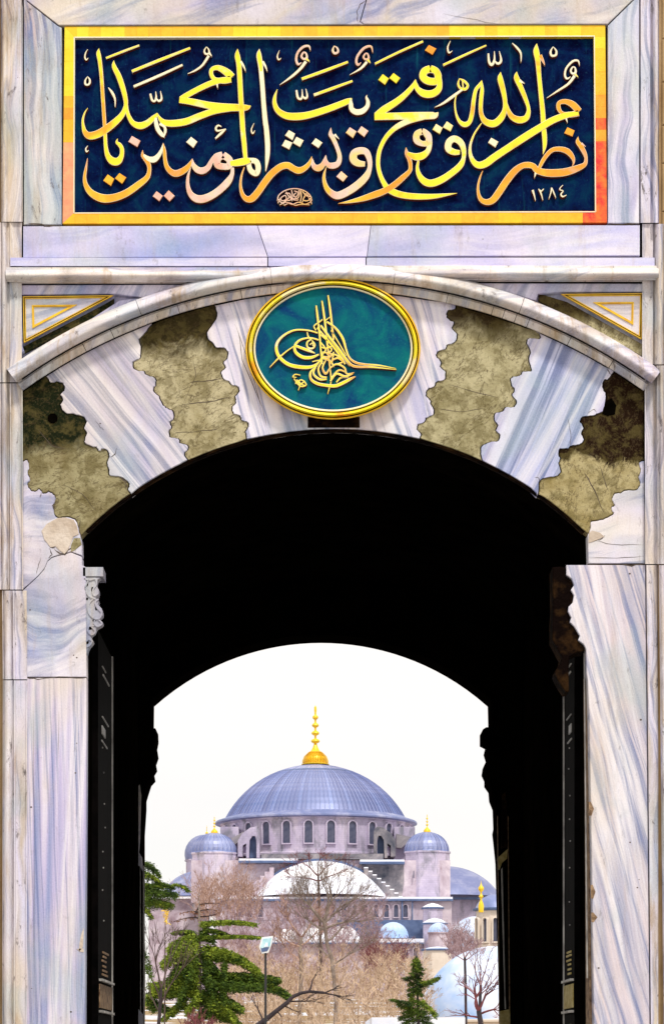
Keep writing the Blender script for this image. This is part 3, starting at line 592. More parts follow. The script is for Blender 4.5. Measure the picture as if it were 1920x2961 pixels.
# right bracket: shade put into its dark colour
prism('carved_bracket', catmull([(1598, 1640), (1636, 1640), (1636, 1668), (1650, 1676), (1657, 1694), (1648, 1706), (1657, 1722), (1653, 1744), (1640, 1757), (1640, 1770), (1649, 1786), (1644, 1800), (1657, 1812), (1673, 1840), (1668, 1852), (1684, 1866), (1690, 1882), (1646, 1900), (1645, 2000), (1625, 1985), (1606, 1950), (1612, 1930), (1625, 1900), (1598, 1850), (1600, 1760)], 2), .03, .3, M_dkbrown, gate, .004, 'carved bracket with painted shade on the right of the opening')
rect('dark_gap_block', 890, 1205, 1040, 1236, -.008, .1, M_dkbrown, gate, .004, 'dark block between medallion and arch edge')  # dark brown block filling the gap below the medallion
hole = disc('clamp_hole', 152, 1209, 15, 15, .006, M_dark, gate, 10); prism('missing_corner', [(1752, 1160), (1768, 1150), (1782, 1172), (1778, 1198), (1756, 1202), (1740, 1196), (1748, 1184)], .006, .004, M_dark, gate)
# ---- passage
YE = 9.0
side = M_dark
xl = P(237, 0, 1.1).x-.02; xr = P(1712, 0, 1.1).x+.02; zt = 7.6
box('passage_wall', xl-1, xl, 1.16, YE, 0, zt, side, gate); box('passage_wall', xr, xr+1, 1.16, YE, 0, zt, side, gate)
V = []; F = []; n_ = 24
for i in range(n_+1):
    a = math.pi*i/n_; x = (xl+xr)/2-math.cos(a)*(xr-xl)/2*1.0; z = 6.55+math.sin(a)*.9
    for Yv in (1.16, YE): V.append((x, Yv, z))
    for Yv in (1.16, YE): V.append((x*1.0, Yv, z+.5))
for i in range(n_):
    a = i*4; F += [(a, a+4, a+5, a+1), (a+2, a+3, a+7, a+6)]
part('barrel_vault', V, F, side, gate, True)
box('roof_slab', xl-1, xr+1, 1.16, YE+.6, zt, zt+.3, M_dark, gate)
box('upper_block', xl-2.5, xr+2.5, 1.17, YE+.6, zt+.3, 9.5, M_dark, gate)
# far portal wall
FX, FY, FR = 928.0, 2582.0, 722.0
fa = [(x, FY-math.sqrt(FR*FR-(x-FX)**2)) for x in [446+(1410-446)*i/32 for i in range(33)]]
k9 = K(YE)
wallL = [(180, 1400), (928, 1400), (928, FY-FR)]+[p for p in fa if p[0] <= 928][::-1]+[(445, 2125), (458, 2125), (459, 2150), (455, 2170), (459, 2195), (452, 2215), (455, 2232), (447, 2245), (450, 2262), (438, 2275), (430, 2300), (424, 2320), (424, 2345), (419, 2420), (419, 3550), (180, 3550)]
wallR = [(1760, 1400), (1760, 3550), (1446, 3550), (1444, 2961), (1436, 2640), (1432, 2500), (1426, 2440), (1423, 2415), (1426, 2400), (1424, 2345), (1414, 2320), (1412, 2295), (1400, 2278), (1400, 2262), (1392, 2245), (1395, 2225), (1404, 2205), (1398, 2185), (1402, 2168), (1387, 2160), (1387, 2128), (1396, 2122), (1412, 2122)]+[p for p in fa if p[0] > 928.5][::-1]+[(928, FY-FR), (928, 1400)]
def bk_(poly): return [Vector((P(x, y, YE+.6).x, YE, P(x, y, YE+.6).z)) for x, y in poly]
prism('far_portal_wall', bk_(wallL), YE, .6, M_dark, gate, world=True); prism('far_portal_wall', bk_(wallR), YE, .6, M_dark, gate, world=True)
# pale stone strips on the far portal's reveals
def strip(name, pts, Y, d, mat, par, label=None): return prism(name, pts, Y, d, mat, par, .002, label)
strip('far_reveal_stone', [(396, 2278), (404, 2270), (408, 2300), (404, 2440), (401, 2465), (410, 2480), (412, 2520), (404, 2506), (393, 2500), (391, 2340)], YE-.06, .05, M_capR, gate, 'pale stone patch on the far jamb, left')
strip('far_reveal_stone', [(391, 2918), (400, 2920), (412, 2935), (413, 3300), (391, 3300)], YE-.06, .05, M_capR, gate)
for a, b in ((391, 393), (404.5, 406), (413, 416.5)):
    strip('far_reveal_fillet', [(a, 2505), (b, 2505), (b+2, 3300), (a+2, 3300)], YE-.05, .03, M_edge, gate)
strip('far_reveal_stone', [(1439, 2482), (1468, 2456), (1466, 2484), (1452, 2496), (1444, 2516), (1440, 2512)], YE-.06, .05, M_panely, gate, 'ochre stone patch on the far jamb, right')
strip('far_reveal_stone', [(1446, 2926), (1475, 2920), (1476, 3300), (1446, 3300)], YE-.06, .05, M_panely, gate)
strip('far_reveal_fillet', [(1449, 2515), (1453, 2510), (1463, 2920), (1460, 2920)], YE-.06, .03, M_edge, gate)
strip('far_reveal_fillet', [(1438, 2360), (1439.6, 2360), (1445, 2960), (1443, 2960)], YE-.06, .03, M_panel, gate)
strip('far_reveal_fillet', [(1468, 2360), (1470, 2360), (1475, 2925), (1472, 2925)], YE-.06, .03, M_panel, gate)
strip('far_reveal_stone', [(1452, 2300), (1461, 2290), (1466, 2340), (1464, 2450), (1450, 2455)], YE-.06, .05, M_dkbrown, gate)

# ------------------------------------------------------------------ door leaves, folded back against the passage walls
def door(x0, Ya, Yb, sgn, label, matp, gapx):
    t = thing('door_leaf', label, 'door', (x0, Ya, 0), 'black metal-clad doors folded back in the passage')
    zt_ = 5.55
    box('leaf', x0-.045, x0+.045, Ya, Yb, .02, zt_, M_iron, t)
    xf = x0+sgn*.045; 
    def fb(nm, a, b, z0, z1, d, mat, lb=None):
        xx = sorted((xf+sgn*.002, xf+sgn*d)); return box(nm, xx[0], xx[1], a, b, z0, z1, mat, t, lb)
    fb('lit_edge_strip', Yb-.022, Yb, .02, zt_, .016, M_edge)  # pale strip paints the light on the leaf's far edge
    L_ = Yb-Ya
    z = .25
    fb('carved_panel', Ya+.05*L_, Yb-.03*L_, 2.09, 2.31, .012, matp)
    for e in (2.045, 2.335): fb('panel_rail', Ya+.04*L_, Yb-.03*L_, e, e+.022, .035, M_edge)
    for i in range(6):
        z0 = 2.40+i*.042+random.uniform(-.008, .008); u0 = random.uniform(.22, .32); u1 = random.uniform(.5, .72)
        fb('panel_lath', Ya+u0*L_, Ya+u1*L_, z0, z0+.018, .012, matp)
    fb('carved_panel', Ya+.25*L_, Ya+.6*L_, 1.86, 1.94, .012, matp)
    for i in range(9):
        zc = 2.9+i*.23+random.uniform(-.06, .06); u = random.uniform(.25, .5)
        fb('door_stud', Ya+u*L_, Ya+u*L_+.016, zc, zc+.012, .012, M_edge)
    for z0, z1, u0, u1 in ((4.80, 4.812, .25, .7), (4.64, 4.72, .22, .45), (5.2, 5.215, .3, .75), (5.27, 5.28, .25, .5), (4.57, 4.582, .2, .6)):
        fb('hinge_strap', Ya+u0*L_, Ya+u1*L_, z0, z1, .012, M_edge)
    return t
door(P(258, 0, .55).x-.02, 1.2, 2.75, 1, 'black metal-clad door leaf folded against the left passage wall', M_panel, 0)
door(P(1700, 0, .2).x+.03, 1.2, 2.1, -1, 'black metal-clad door leaf folded against the right passage wall, ochre panel at its foot', M_panely, 0)
# rusty stop rail beside the right jamb
prism('iron_jamb_rail', [(1688, 1888), (1690.5, 1888), (1700, 2830), (1696.5, 2830)], .10, .02, M_edge, gate)
prism('rusted_jamb_strip', [(1697, 1950), (1703, 1950), (1710, 2330), (1716, 2700), (1722, 2961), (1722, 3300), (1707, 3300), (1701, 2300)], .168, .3, M_panel, gate, 0, 'rust-brown strip along the right jamb')
# ------------------------------------------------------------------ inscription plaque
plq = thing('inscription_plaque', 'long dark blue plaque with raised gilt calligraphy in a gold frame above the arch', 'plaque', tuple(P(968, 648, -.04)))
YT = -.045; YFD = 0.0
prism('painted_ground', [(214, 104), (1722, 101), (1722, 614), (212, 616)], YFD, .03, M_navy, plq)
prism('frame_backing', [(179, 73), (1757, 69), (1757, 645), (179, 648)], .032, .02, M_mortar, plq)
def edge_run(name, o0, o1, i0, i1, n, pick, horiz):
    """square-cut gold leaf tiles along one side of the frame, mitred only at the corners"""
    for q in range(n):
        a = q/n; b = (q+1)/n
        if horiz:
            xa, xb = o0[0]+(o1[0]-o0[0])*a+.12, o0[0]+(o1[0]-o0[0])*b-.12
            cl = lambda x: min(max(x, i0[0]), i1[0])
            yo = lambda x: o0[1]+(o1[1]-o0[1])*(x-o0[0])/(o1[0]-o0[0]); yi = lambda x: i0[1]+(i1[1]-i0[1])*(x-i0[0])/(i1[0]-i0[0])
            if cl(xb) <= i0[0]+.1: poly = [(xa, yo(xa)), (xb, yo(xb)), (i0[0], i0[1])]
            elif cl(xa) >= i1[0]-.1: poly = [(xa, yo(xa)), (xb, yo(xb)), (i1[0], i1[1])]
            else: poly = [(xa, yo(xa)), (xb, yo(xb)), (cl(xb), yi(cl(xb))), (cl(xa), yi(cl(xa)))]
        else:
            ya, yb = o0[1]+(o1[1]-o0[1])*a+.12, o0[1]+(o1[1]-o0[1])*b-.12
            cl = lambda y: min(max(y, i0[1]), i1[1])
            xo = lambda y: o0[0]+(o1[0]-o0[0])*(y-o0[1])/(o1[1]-o0[1]); xi = lambda y: i0[0]+(i1[0]-i0[0])*(y-i0[1])/(i1[1]-i0[1])
            poly = [(xo(ya), ya), (xo(yb), yb), (xi(cl(yb)), cl(yb)), (xi(cl(ya)), cl(ya))]
            if abs(poly[2][1]-poly[3][1]) < .1: poly = poly[:3]
        prism('gilded_tile', poly, YT-random.random()*.0012, .07, pick((a+b)/2), plq, .0)
M_t1 = simple('gold_leaf_deep_yellow', (.92, .50, .01), (.95, .62, .01), 9, .4, .1, .2)
M_t2 = simple('gold_leaf_orange', (.90, .30, .01), (.93, .42, .02), 9, .4, .1, .2)
def rp_(*w_): return random.choices([M_tileA, M_t1, M_tileB, M_t2, M_tileC, M_tileD], w_)[0]
O00, O10, O01, O11 = (187, 75), (1750, 71), (181, 645), (1755, 642)
I00, I10, I01, I11 = (216, 107), (1717, 104), (215, 613), (1721, 609)
edge_run('t', O00, O10, I00, I10, 45, lambda t: rp_(3, 3, 0, 0, 0, 0) if t < .12 or .3 < t < .42 or t > .7 else rp_(0, 3, 4, 0, 0, 0), True)
edge_run('t', O01, O11, I01, I11, 45, lambda t: rp_(0, 3, 5, 0, 0, 0) if t < .96 else M_tileC, True)
edge_run('t', O00, O01, I00, I01, 17, lambda t: rp_(4, 1, 0, 0, 0, 0) if t < .36 else (rp_(0, 1, 3, 2, 0, 0) if t < .58 else rp_(0, 0, 0, 1, 0, 4)), False)
edge_run('t', O10, O11, I10, I11, 17, lambda t: rp_(2, 3, 0, 0, 0, 0) if t < .2 else (rp_(0, 1, 3, 2, 0, 0) if t < .5 else rp_(0, 0, 0, 2, 5, 0)), False)
# cream bead round the field
for a_, b_ in (((215, 105.5), (1720, 102)), ((213.5, 614.5), (1722, 611)), ((214.8, 105), (213.5, 615)), ((1718.6, 103), (1722.4, 611))):
    dx, dy = b_[0]-a_[0], b_[1]-a_[1]; l = math.hypot(dx, dy); nx_, ny_ = -dy/l*1.4, dx/l*1.4
    prism('cream_bead', [(a_[0]+nx_, a_[1]+ny_), (b_[0]+nx_, b_[1]+ny_), (b_[0]-nx_, b_[1]-ny_), (a_[0]-nx_, a_[1]-ny_)], YT-.004, .05, M_rim, plq)
SC = 3.8575
OFF = dict(T1=(200, 90), T2=(500, 90), T3=(760, 90), T4=(1060, 90), T5=(1340, 90), B1=(200, 330), B2=(500, 330), B3=(760, 330), B4=(1060, 330), B5=(1340, 330))
lay = [0]
GM = dict(y=M_gold, o=M_goldo, p=M_goldp, w=M_goldw)
def stk(crop, col, name, pts, per=5):
    ox, oy = OFF[crop]; lay[0] = (lay[0]+1) % 12
    ribbon(name, pts, SC, ox, oy, -.034-lay[0]*.0006, .034+lay[0]*.0006+.002, [GM[col], M_rim, M_edgeshade], plq, per)
def dia(crop, col, pts):
    ox, oy = OFF[crop]; lay[0] = (lay[0]+1) % 12
    o = prism('letter_dot', [(ox+x/SC, oy+y/SC) for x, y in pts], -.034-lay[0]*.0006, .04, GM[col], plq, .004)
    o.data.materials.append(M_rim); o.data.materials.append(M_edgeshade)
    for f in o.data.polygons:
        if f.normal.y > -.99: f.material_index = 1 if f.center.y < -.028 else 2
L_ = 'letter'; Vm = 'vowel_mark'
stk('T1','w',Vm,[(208,195,6),(185,230,14),(175,280,18),(190,312,18),(213,290,6)])
stk('T1','w',Vm,[(205,498,8),(180,540,20),(180,580,24),(205,592,22),(228,570,24),(228,530,20),(205,498,8)])
stk('T1','y',L_,[(332,185,6),(326,240,48),(342,330,46),(360,500,42),(373,700,42),(386,900,42),(395,1040,42),(400,1130,42),(408,1280,44),(430,1380,60),(480,1440,85),(540,1445,85),(582,1390,55),(588,1310,48),(562,1260,46),(530,1232,30),(540,1192,6)])
stk('T1','y',Vm,[(412,292,26),(600,218,28),(782,150,24)])
stk('T1','y',L_,[(498,320,6),(500,385,50),(555,500,62),(605,650,58),(632,780,50),(622,850,46),(590,925,62),(520,1000,76),(420,1080,86),(320,1140,88),(230,1160,85),(180,1125,60),(158,1060,38),(152,980,26),(175,900,18),(208,850,6)])
stk('T1','y',L_,[(640,820,36),(645,880,42),(668,950,48),(715,1020,60),(790,1048,80),(870,1020,72),(935,965,58),(970,930,40),(980,905,8)])
stk('T1','y',L_,[(982,908,10),(1010,965,40),(1060,1010,66),(1157,1022,80),(1307,1000,80),(1457,940,76),(1597,890,72),(1717,868,66),(1857,858,50)])
stk('T1','w',L_,[(965,960,30),(970,1020,46),(990,1090,50),(1035,1150,44),(1062,1178,8)])
stk('T1','w',L_,[(1055,1176,10),(1072,1110,32),(1062,1060,30),(1010,1025,34)])
stk('T1','y',Vm,[(700,440,34),(1020,310,36),(1350,180,28)]); stk('T1','w',Vm,[(720,610,30),(1000,490,32),(1265,368,26)])
stk('T1','w',Vm,[(905,690,24),(925,762,26),(955,772,24),(970,730,22),(965,665,8)]); stk('T1','w',Vm,[(972,745,18),(1000,772,26),(1030,745,24),(1018,660,8)])
stk('T1','w',Vm,[(437,622,10),(480,680,30),(510,750,22),(513,835,8)])
stk('T2','w',Vm,[(375,165,8),(350,210,20),(365,245,24),(400,240,22),(400,200,18),(375,165,8)]); stk('T2','w',Vm,[(405,235,30),(432,270,10)])
stk('T2','w',Vm,[(400,265,30),(330,370,26),(250,430,22),(165,467,8)])
stk('T2','y',L_,[(655,505,90),(600,450,85),(505,400,62),(435,420,48),(430,480,48),(470,530,52),(560,545,70),(645,525,84)])
stk('T2','y',L_,[(650,530,60),(540,540,66),(420,575,66),(280,640,64),(160,705,64),(90,750,66)])
stk('T2','y',L_,[(72,760,70),(200,778,76),(400,820,82),(560,840,88),(700,845,84),(820,845,66),(868,825,10)])
stk('T2','w',Vm,[(492,585,26),(500,628,6)])
stk('T2','y',L_,[(722,190,6),(718,260,58),(735,360,58),(745,500,58),(755,700,58),(768,900,58),(780,1100,58),(795,1250,56),(803,1350,52),(812,1430,44)])
stk('T2','w',L_,[(755,330,30),(790,385,24),(810,440,6)])
stk('T2','w',L_,[(965,190,6),(960,260,58),(980,400,54),(998,600,52),(1012,800,52),(1030,1000,56),(1042,1080,56),(1054,1226,58),(1056,1326,54),(1050,1426,44),(1035,1556,8)])
stk('T2','y',L_,[(965,200,10),(960,262,52),(978,370,48),(985,440,30)]); stk('T2','w',L_,[(1000,330,30),(1032,385,24),(1052,440,6)])
stk('T2','w',Vm,[(1188,205,6),(1165,270,16),(1180,310,18),(1208,290,6)])
stk('T2','w',Vm,[(540,1058,12),(505,1045,22),(478,1075,22),(500,1105,24),(590,1082,8)]); stk('T2','w',Vm,[(592,1085,10),(540,1130,30),(475,1190,20)])
stk('T2','w',Vm,[(905,1020,6),(875,1090,16),(890,1135,18),(915,1100,6)])
for ox in (0,):
    stk('T3','p',Vm,[(530,205,8),(512,158,24),(450,168,28),(390,230,26),(372,310,26),(395,362,26),(432,340,8)])
    stk('T3','p',Vm,[(455,225,20),(430,270,24),(455,302,24),(490,288,26),(482,240,20),(455,225,20)]); stk('T3','y',Vm,[(485,300,34),(520,330,10)])
    stk('T3','w',Vm,[(480,330,36),(420,410,32),(320,500,28),(190,590,6)])
stk('T3','p',Vm,[(795,155,8),(780,205,26),(802,240,26),(838,222,24),(830,180,20),(795,155,8)])
stk('T3','p',Vm,[(1225,228,8),(1205,162,24),(1130,180,28),(1060,262,26),(1042,330,26),(1062,368,26),(1095,340,8)])
stk('T3','p',Vm,[(1145,240,20),(1122,280,22),(1148,308,22),(1180,290,24),(1168,245,18),(1145,240,18)]); stk('T3','y',Vm,[(1170,310,36),(1198,345,12)])
stk('T3','w',Vm,[(1160,335,32),(1090,410,26),(970,478,6)])
stk('T3','y',Vm,[(435,525,34),(700,430,36),(950,335,28)]); stk('T3','y',Vm,[(570,705,34),(790,625,34),(1000,548,26)])
stk('T3','w',Vm,[(375,650,22),(390,732,28),(425,750,24),(440,710,20),(438,640,8)]); stk('T3','w',Vm,[(442,715,18),(470,742,26),(495,718,24),(480,635,8)])
stk('T3','y',L_,[(162,640,6),(135,720,34),(132,800,50),(170,880,64),(260,935,80),(380,945,86),(520,925,80),(700,870,76),(860,810,72),(955,770,62),(992,742,16)])
stk('T3','w',L_,[(980,742,14),(982,800,46),(990,860,56),(1040,895,66),(1110,885,64),(1162,835,50),(1172,780,42),(1155,730,24),(1162,705,5)])
stk('T4','y',Vm,[(95,355,26),(350,230,28),(630,105,26)])
dia('T4','y',[(130,535),(180,470),(248,520),(205,590)]); dia('T4','y',[(252,515),(300,458),(375,515),(330,575)]); dia('T4','o',[(650,205),(695,145),(778,185),(735,255)])
stk('T4','y',L_,[(712,412,86),(645,440,84),(632,505,86),(690,548,86),(775,550,84),(798,495,80),(770,435,80),(712,412,86)],6)
stk('T4','y',L_,[(795,500,80),(815,580,62),(795,650,76),(725,692,86),(640,688,86),(572,640,62),(548,580,40),(545,530,8)])
stk('T4','y',L_,[(542,540,14),(520,600,50),(440,690,62),(340,775,74),(200,865,84),(115,930,76)])
stk('T4','y',L_,[(88,945,84),(300,942,82),(500,938,86),(700,935,84),(765,930,70),(800,898,8)])
stk('T4','y',L_,[(640,960,44),(500,990,56),(400,1025,66),(300,1088,56),(210,1186,50),(150,1306,48),(130,1406,48),(130,1506,48),(155,1606,50),(198,1696,58),(240,1752,72),(330,1802,75),(450,1830,72),(600,1840,68),(750,1836,56),(880,1820,34),(1010,1801,4)])
stk('B4','o',L_,[(440,365,6),(448,430,46),(478,500,48),(490,570,44),(478,630,48),(400,705,64),(300,790,70),(200,850,72),(90,892,76),(-50,938,60),(-200,972,32),(-317,990,4)])
stk('B4','y',L_,[(455,430,40),(540,468,80),(620,458,84),(682,405,60),(702,330,58),(690,250,70),(660,210,66)])
stk('B4','p',L_,[(620,185,70),(562,215,72),(560,285,76),(620,322,62),(688,310,72),(690,240,72),(655,198,66),(620,185,70)],6)
stk('B4','y',L_,[(578,515,26),(566,590,38),(585,670,58),(640,740,78),(720,765,84),(830,728,80),(950,650,74),(1045,565,68),(1082,480,46),(1082,390,58),(1050,310,72),(980,268,76),(920,305,76),(912,378,76),(970,415,72),(1040,420,50)],6)
dia('B4','y',[(735,165),(775,100),(848,145),(815,215)]); dia('B4','y',[(850,140),(895,72),(965,120),(935,185)])
stk('T4','y',L_,[(1035,520,10),(1022,580,26),(1045,628,28),(1100,640,34),(1128,598,30),(1090,550,30),(1035,522,14)]); stk('T4','y',L_,[(1068,545,16),(1080,640,18)])
stk('T4','w',L_,[(1065,645,26),(950,730,34),(850,800,26),(760,842,6)])
stk('T4','y',L_,[(1000,705,12),(985,790,18),(995,900,24),(1030,990,38),(1090,1035,60),(1148,1005,52),(1178,900,50),(1195,760,46),(1218,650,42),(1262,590,38),(1285,540,6)])
stk('T5','y',L_,[(415,450,8),(410,520,62),(440,640,60),(463,760,52),(462,860,52),(430,945,72),(370,1010,80),(310,1025,82),(240,995,70),(203,930,52),(192,850,48),(198,740,48),(208,640,42),(205,545,8)])
stk('T5','y',L_,[(595,445,8),(592,510,60),(640,620,58),(690,740,50),(725,850,42),(720,920,56),(690,968,70),(620,983,80),(545,950,66),(500,880,50),(478,800,30)]); stk('T5','w',L_,[(625,545,40),(682,576,6)])
stk('T5','w',Vm,[(278,240,20),(287,335,28),(318,368,30),(345,310,24),(345,215,8)]); stk('T5','w',Vm,[(348,325,18),(385,355,28),(420,318,26),(400,215,8)])
stk('T5','w',Vm,[(545,125,10),(600,180,26),(640,240,22),(642,330,10)]); stk('T4','w',Vm,[(935,100,6),(905,170,18),(918,232,20),(957,210,6)])
stk('T4','y',Vm,[(855,370,28),(1100,255,28),(1335,150,20)])
stk('T5','y',L_,[(818,130,6),(812,210,66),(830,320,60),(845,500,50),(865,700,52),(885,900,56),(893,1050,56),(905,1176,56),(905,1276,44),(888,1366,6)]); stk('T5','o',L_,[(855,260,44),(885,320,30),(908,372,6)])
stk('T5','w',Vm,[(1000,165,8),(972,220,24),(985,265,26),(1030,258,26),(1035,210,22),(1000,165,8)])
stk('T5','w',Vm,[(1295,375,6),(1278,322,22),(1220,328,26),(1150,402,24),(1132,480,24),(1155,522,24),(1195,500,8)])
stk('T5','w',Vm,[(1220,390,18),(1197,430,22),(1215,465,24),(1250,452,28),(1245,400,18),(1220,390,18)]); stk('T5','y',Vm,[(1245,470,30),(1280,505,8)])
stk('T5','w',Vm,[(1240,490,34),(1170,580,28),(1050,660,22),(930,738,6)])
stk('T5','o',L_,[(1290,885,76),(1220,812,76),(1140,778,58),(1070,792,48),(1062,850,48),(1098,905,42),(1180,925,62),(1285,905,72)],6)
stk('T5','y',L_,[(1285,910,44),(1150,930,70),(1000,985,76),(870,1060,80),(700,1165,84),(500,1296,80),(350,1396,82),(250,1468,84),(170,1488,78),(110,1445,58),(76,1360,40),(78,1260,28),(118,1146,22),(168,1066,18),(205,1016,8)]); stk('T5','w',Vm,[(1145,965,24),(1160,1012,6)])
dia('B5','w',[(275,310),(310,255),(390,300),(355,365)]); dia('B5','o',[(1125,205),(1160,138),(1240,175),(1215,243)])
stk('B5','o',L_,[(215,625,8),(185,700,20),(163,800,26),(170,890,38),(200,950,52),(260,975,66),(330,950,76),(400,860,80),(480,740,80),(570,630,76),(650,572,66),(720,560,70),(780,575,66),(830,625,72),(950,650,86),(1100,645,88),(1200,622,82),(1300,585,66),(1355,550,48),(1368,490,36),(1352,430,48),(1310,350,56),(1275,300,46),(1280,245,6)])
stk('B5','o',L_,[(845,595,36),(900,490,46),(980,400,50),(1070,382,56),(1160,408,66),(1218,475,48),(1230,530,24),(1215,575,6)]); stk('B5','p',L_,[(1315,320,30),(1362,355,6)]); stk('B5','w',L_,[(805,650,26),(793,702,6)])
N_ = 'numeral'
stk('B5','w',N_,[(772,840,26),(790,900,18),(803,955,8)]); stk('B5','w',N_,[(838,828,12),(860,856,16),(896,828,12)]); stk('B5','w',N_,[(850,840,22),(872,900,16),(885,950,8)])
stk('B5','w',N_,[(985,815,20),(975,870,14),(955,935,8)]); stk('B5','w',N_,[(985,815,12),(1008,870,16),(1030,925,8)]); stk('B5','w',N_,[(1110,785,8),(1080,815,12),(1078,838,14),(1112,850,12),(1088,888,18),(1108,914,18),(1150,895,8)])
for c_, k_ in (([(660,300),(700,235),(795,290),(760,360)],'p'),([(1305,305),(1360,245),(1430,300),(1385,370)],'w'),([(380,735),(430,665),(503,715),(465,795)],'o'),([(510,710),(560,650),(637,700),(590,770)],'o'),([(932,910),(975,852),(1045,905),(1005,965)],'p'),([(1055,905),(1110,842),(1178,905),(1120,968)],'p')): dia('B1', k_, c_)
stk('B1','w',Vm,[(208,345,6),(185,380,16),(195,412,18),(218,395,6)])
stk('B1','o',L_,[(205,485,6),(186,600,28),(172,700,38),(188,790,54),(250,875,76),(370,932,94),(500,925,86),(640,872,80),(780,775,74),(868,700,58),(893,620,44),(885,550,50),(848,490,50),(818,450,36),(820,395,6)])
stk('B1','w',L_,[(830,450,30),(880,490,56),(945,500,70),(1000,450,50),(1032,385,30),(1050,315,6)])
stk('B1','o',L_,[(1050,320,8),(1062,400,38),(1070,500,42),(1090,580,52),(1140,638,66),(1200,655,76),(1280,620,70),(1335,568,52),(1375,490,6)])
stk('B2','p',L_,[(216,490,6),(228,560,50),(272,612,70),(330,625,76),(390,590,62),(430,520,50),(480,460,54),(550,440,60)])
stk('B2','p',L_,[(560,450,82),(502,490,78),(498,558,78),(560,578,72),(628,570,72),(628,500,76),(560,450,82)],6)
stk('B2','y',L_,[(640,545,60),(720,535,80),(800,520,84),(860,510,60)])
stk('B2','w',L_,[(850,510,60),(925,520,64),(952,590,62),(930,658,60),(872,628,60),(848,565,56),(850,510,60)],6)
stk('B2','p',L_,[(200,590,8),(170,680,28),(165,780,40),(190,870,58),(250,930,82),(330,940,88),(430,902,82),(530,832,80),(615,745,76),(660,660,44),(662,590,40)])
stk('B2','o',L_,[(797,585,12),(765,680,22),(754,790,30),(775,885,46),(820,938,64),(880,935,80),(950,860,78),(1020,760,78),(1100,660,78),(1200,582,76),(1280,565,76),(1340,598,72),(1400,622,76),(1463,600,62),(1520,545,46),(1550,465,6)])
stk('B3','p',L_,[(550,490,14),(568,570,56),(620,595,76),(668,560,60),(695,500,40),(702,450,6)])
stk('B3','p',L_,[(702,490,16),(725,555,56),(785,568,70),(840,540,60),(856,460,48),(822,350,46),(782,260,50),(755,215,46),(760,145,6)]); stk('B3','w',L_,[(800,220,30),(850,270,6)])
stk('B3','p',L_,[(708,585,8),(685,660,28),(685,740,42),(720,830,60),(790,890,78),(850,900,86),(950,855,86),(1060,780,86),(1150,690,76),(1190,600,50),(1190,505,58),(1152,415,74),(1080,402,80),(1018,432,82),(1012,500,86),(1065,542,76),(1140,550,56)],6)
for c_, k_ in (([(925,200),(970,138),(1045,185),(1005,260)],'p'),([(1055,190),(1100,125),(1178,180),(1130,248)],'p'),([(543,320),(590,260),(665,310),(620,372)],'w'),([(820,690),(875,628),(945,688),(895,748)],'p'),([(248,230),(290,170),(360,210),(330,285)],'w'),([(212,345),(250,278),(330,310),(295,388)],'w'),([(335,315),(375,245),(455,285),(415,360)],'w')): dia('B3', k_, c_)
# signature cartouche: small interlaced signature
sg = [[(165,960,9),(175,905,9),(230,855,9),(310,828,9),(400,828,9),(480,858,9),(530,905,9),(545,960,9)],
 [(170,985,8),(200,930,9),(250,900,9),(260,945,9),(210,960,9),(200,920,8)],[(230,1000,8),(250,960,9),(310,950,9),(300,880,9),(250,880,8)],
 [(320,840,8),(330,900,9),(325,960,9)],[(350,850,8),(395,870,9),(370,920,9),(345,900,9),(370,870,8)],[(330,940,8),(390,930,9),(410,880,9),(400,840,8)],
 [(420,840,8),(430,900,9),(420,970,8)],[(440,850,8),(480,900,9),(540,920,9),(500,960,9),(450,950,9),(470,910,8)],
 [(190,1005,7),(260,975,8),(330,1000,8),(400,975,8),(470,1000,8),(540,970,7)],[(170,940,8),(220,985,9),(290,925,8),(280,900,8)],[(440,980,8),(480,880,9),(520,940,9),(545,990,8)],[(240,1010,7),(300,985,8),(360,1010,8),(420,1000,8),(520,1005,7)],[(260,860,8),(290,910,9),(350,950,9),(400,950,8)]]
for q in sg: stk('B3','p','signature_stroke', [(x, y, w_+3) for x, y, w_ in q], 4)

# ------------------------------------------------------------------ oval medallion
med = thing('oval_medallion', 'oval teal medallion with a gilt looped monogram and a gold rim over the keystone', 'medallion', tuple(P(963, 1213, -.1)))
MX, MY = 963, 1007.5
def ell(rx, ry, n=72): return [(MX+rx*math.cos(2*math.pi*i/n), MY+ry*math.sin(2*math.pi*i/n)) for i in range(n)]
prism('teal_ground', ell(232, 184), -.085, .085, M_teal, med)
n_ = 96
def rimring(name, prof, mat):
    V = []; F = []; m_ = len(prof)
    for i in range(n_):
        c, s_ = math.cos(2*math.pi*i/n_), math.sin(2*math.pi*i/n_)
        for o_, Y in prof: V.append(P(MX+(253-o_)*c, MY+(205.5-o_)*s_, Y))
    for i in range(n_):
        for j in range(m_-1):
            a = i*m_+j; b = ((i+1) % n_)*m_+j; F.append((a, b, b+1, a+1))
    part(name, V, F, mat, med, True)
rimring('outer_bead', [(0, 0), (0, -.10), (1.5, -.115), (4, -.115), (5.5, -.10)], M_ringg)
rimring('gold_hollow', [(5.5, -.10), (7, -.09), (8.5, -.10)], M_dkbrown)
rimring('gold_roll', [(8.5, -.10)]+[(8.5+11*i/8, -.11-.035*math.sin(math.pi*i/8)) for i in range(9)]+[(19.8, -.10)], M_gold)
rimring('gold_hollow', [(19.8, -.10), (21.5, -.088), (23, -.10)], M_dkbrown)
rimring('inner_bead', [(23, -.10), (24, -.112), (26.5, -.112), (28.5, -.10), (29, -.08)], M_goldw)
tl = [0]
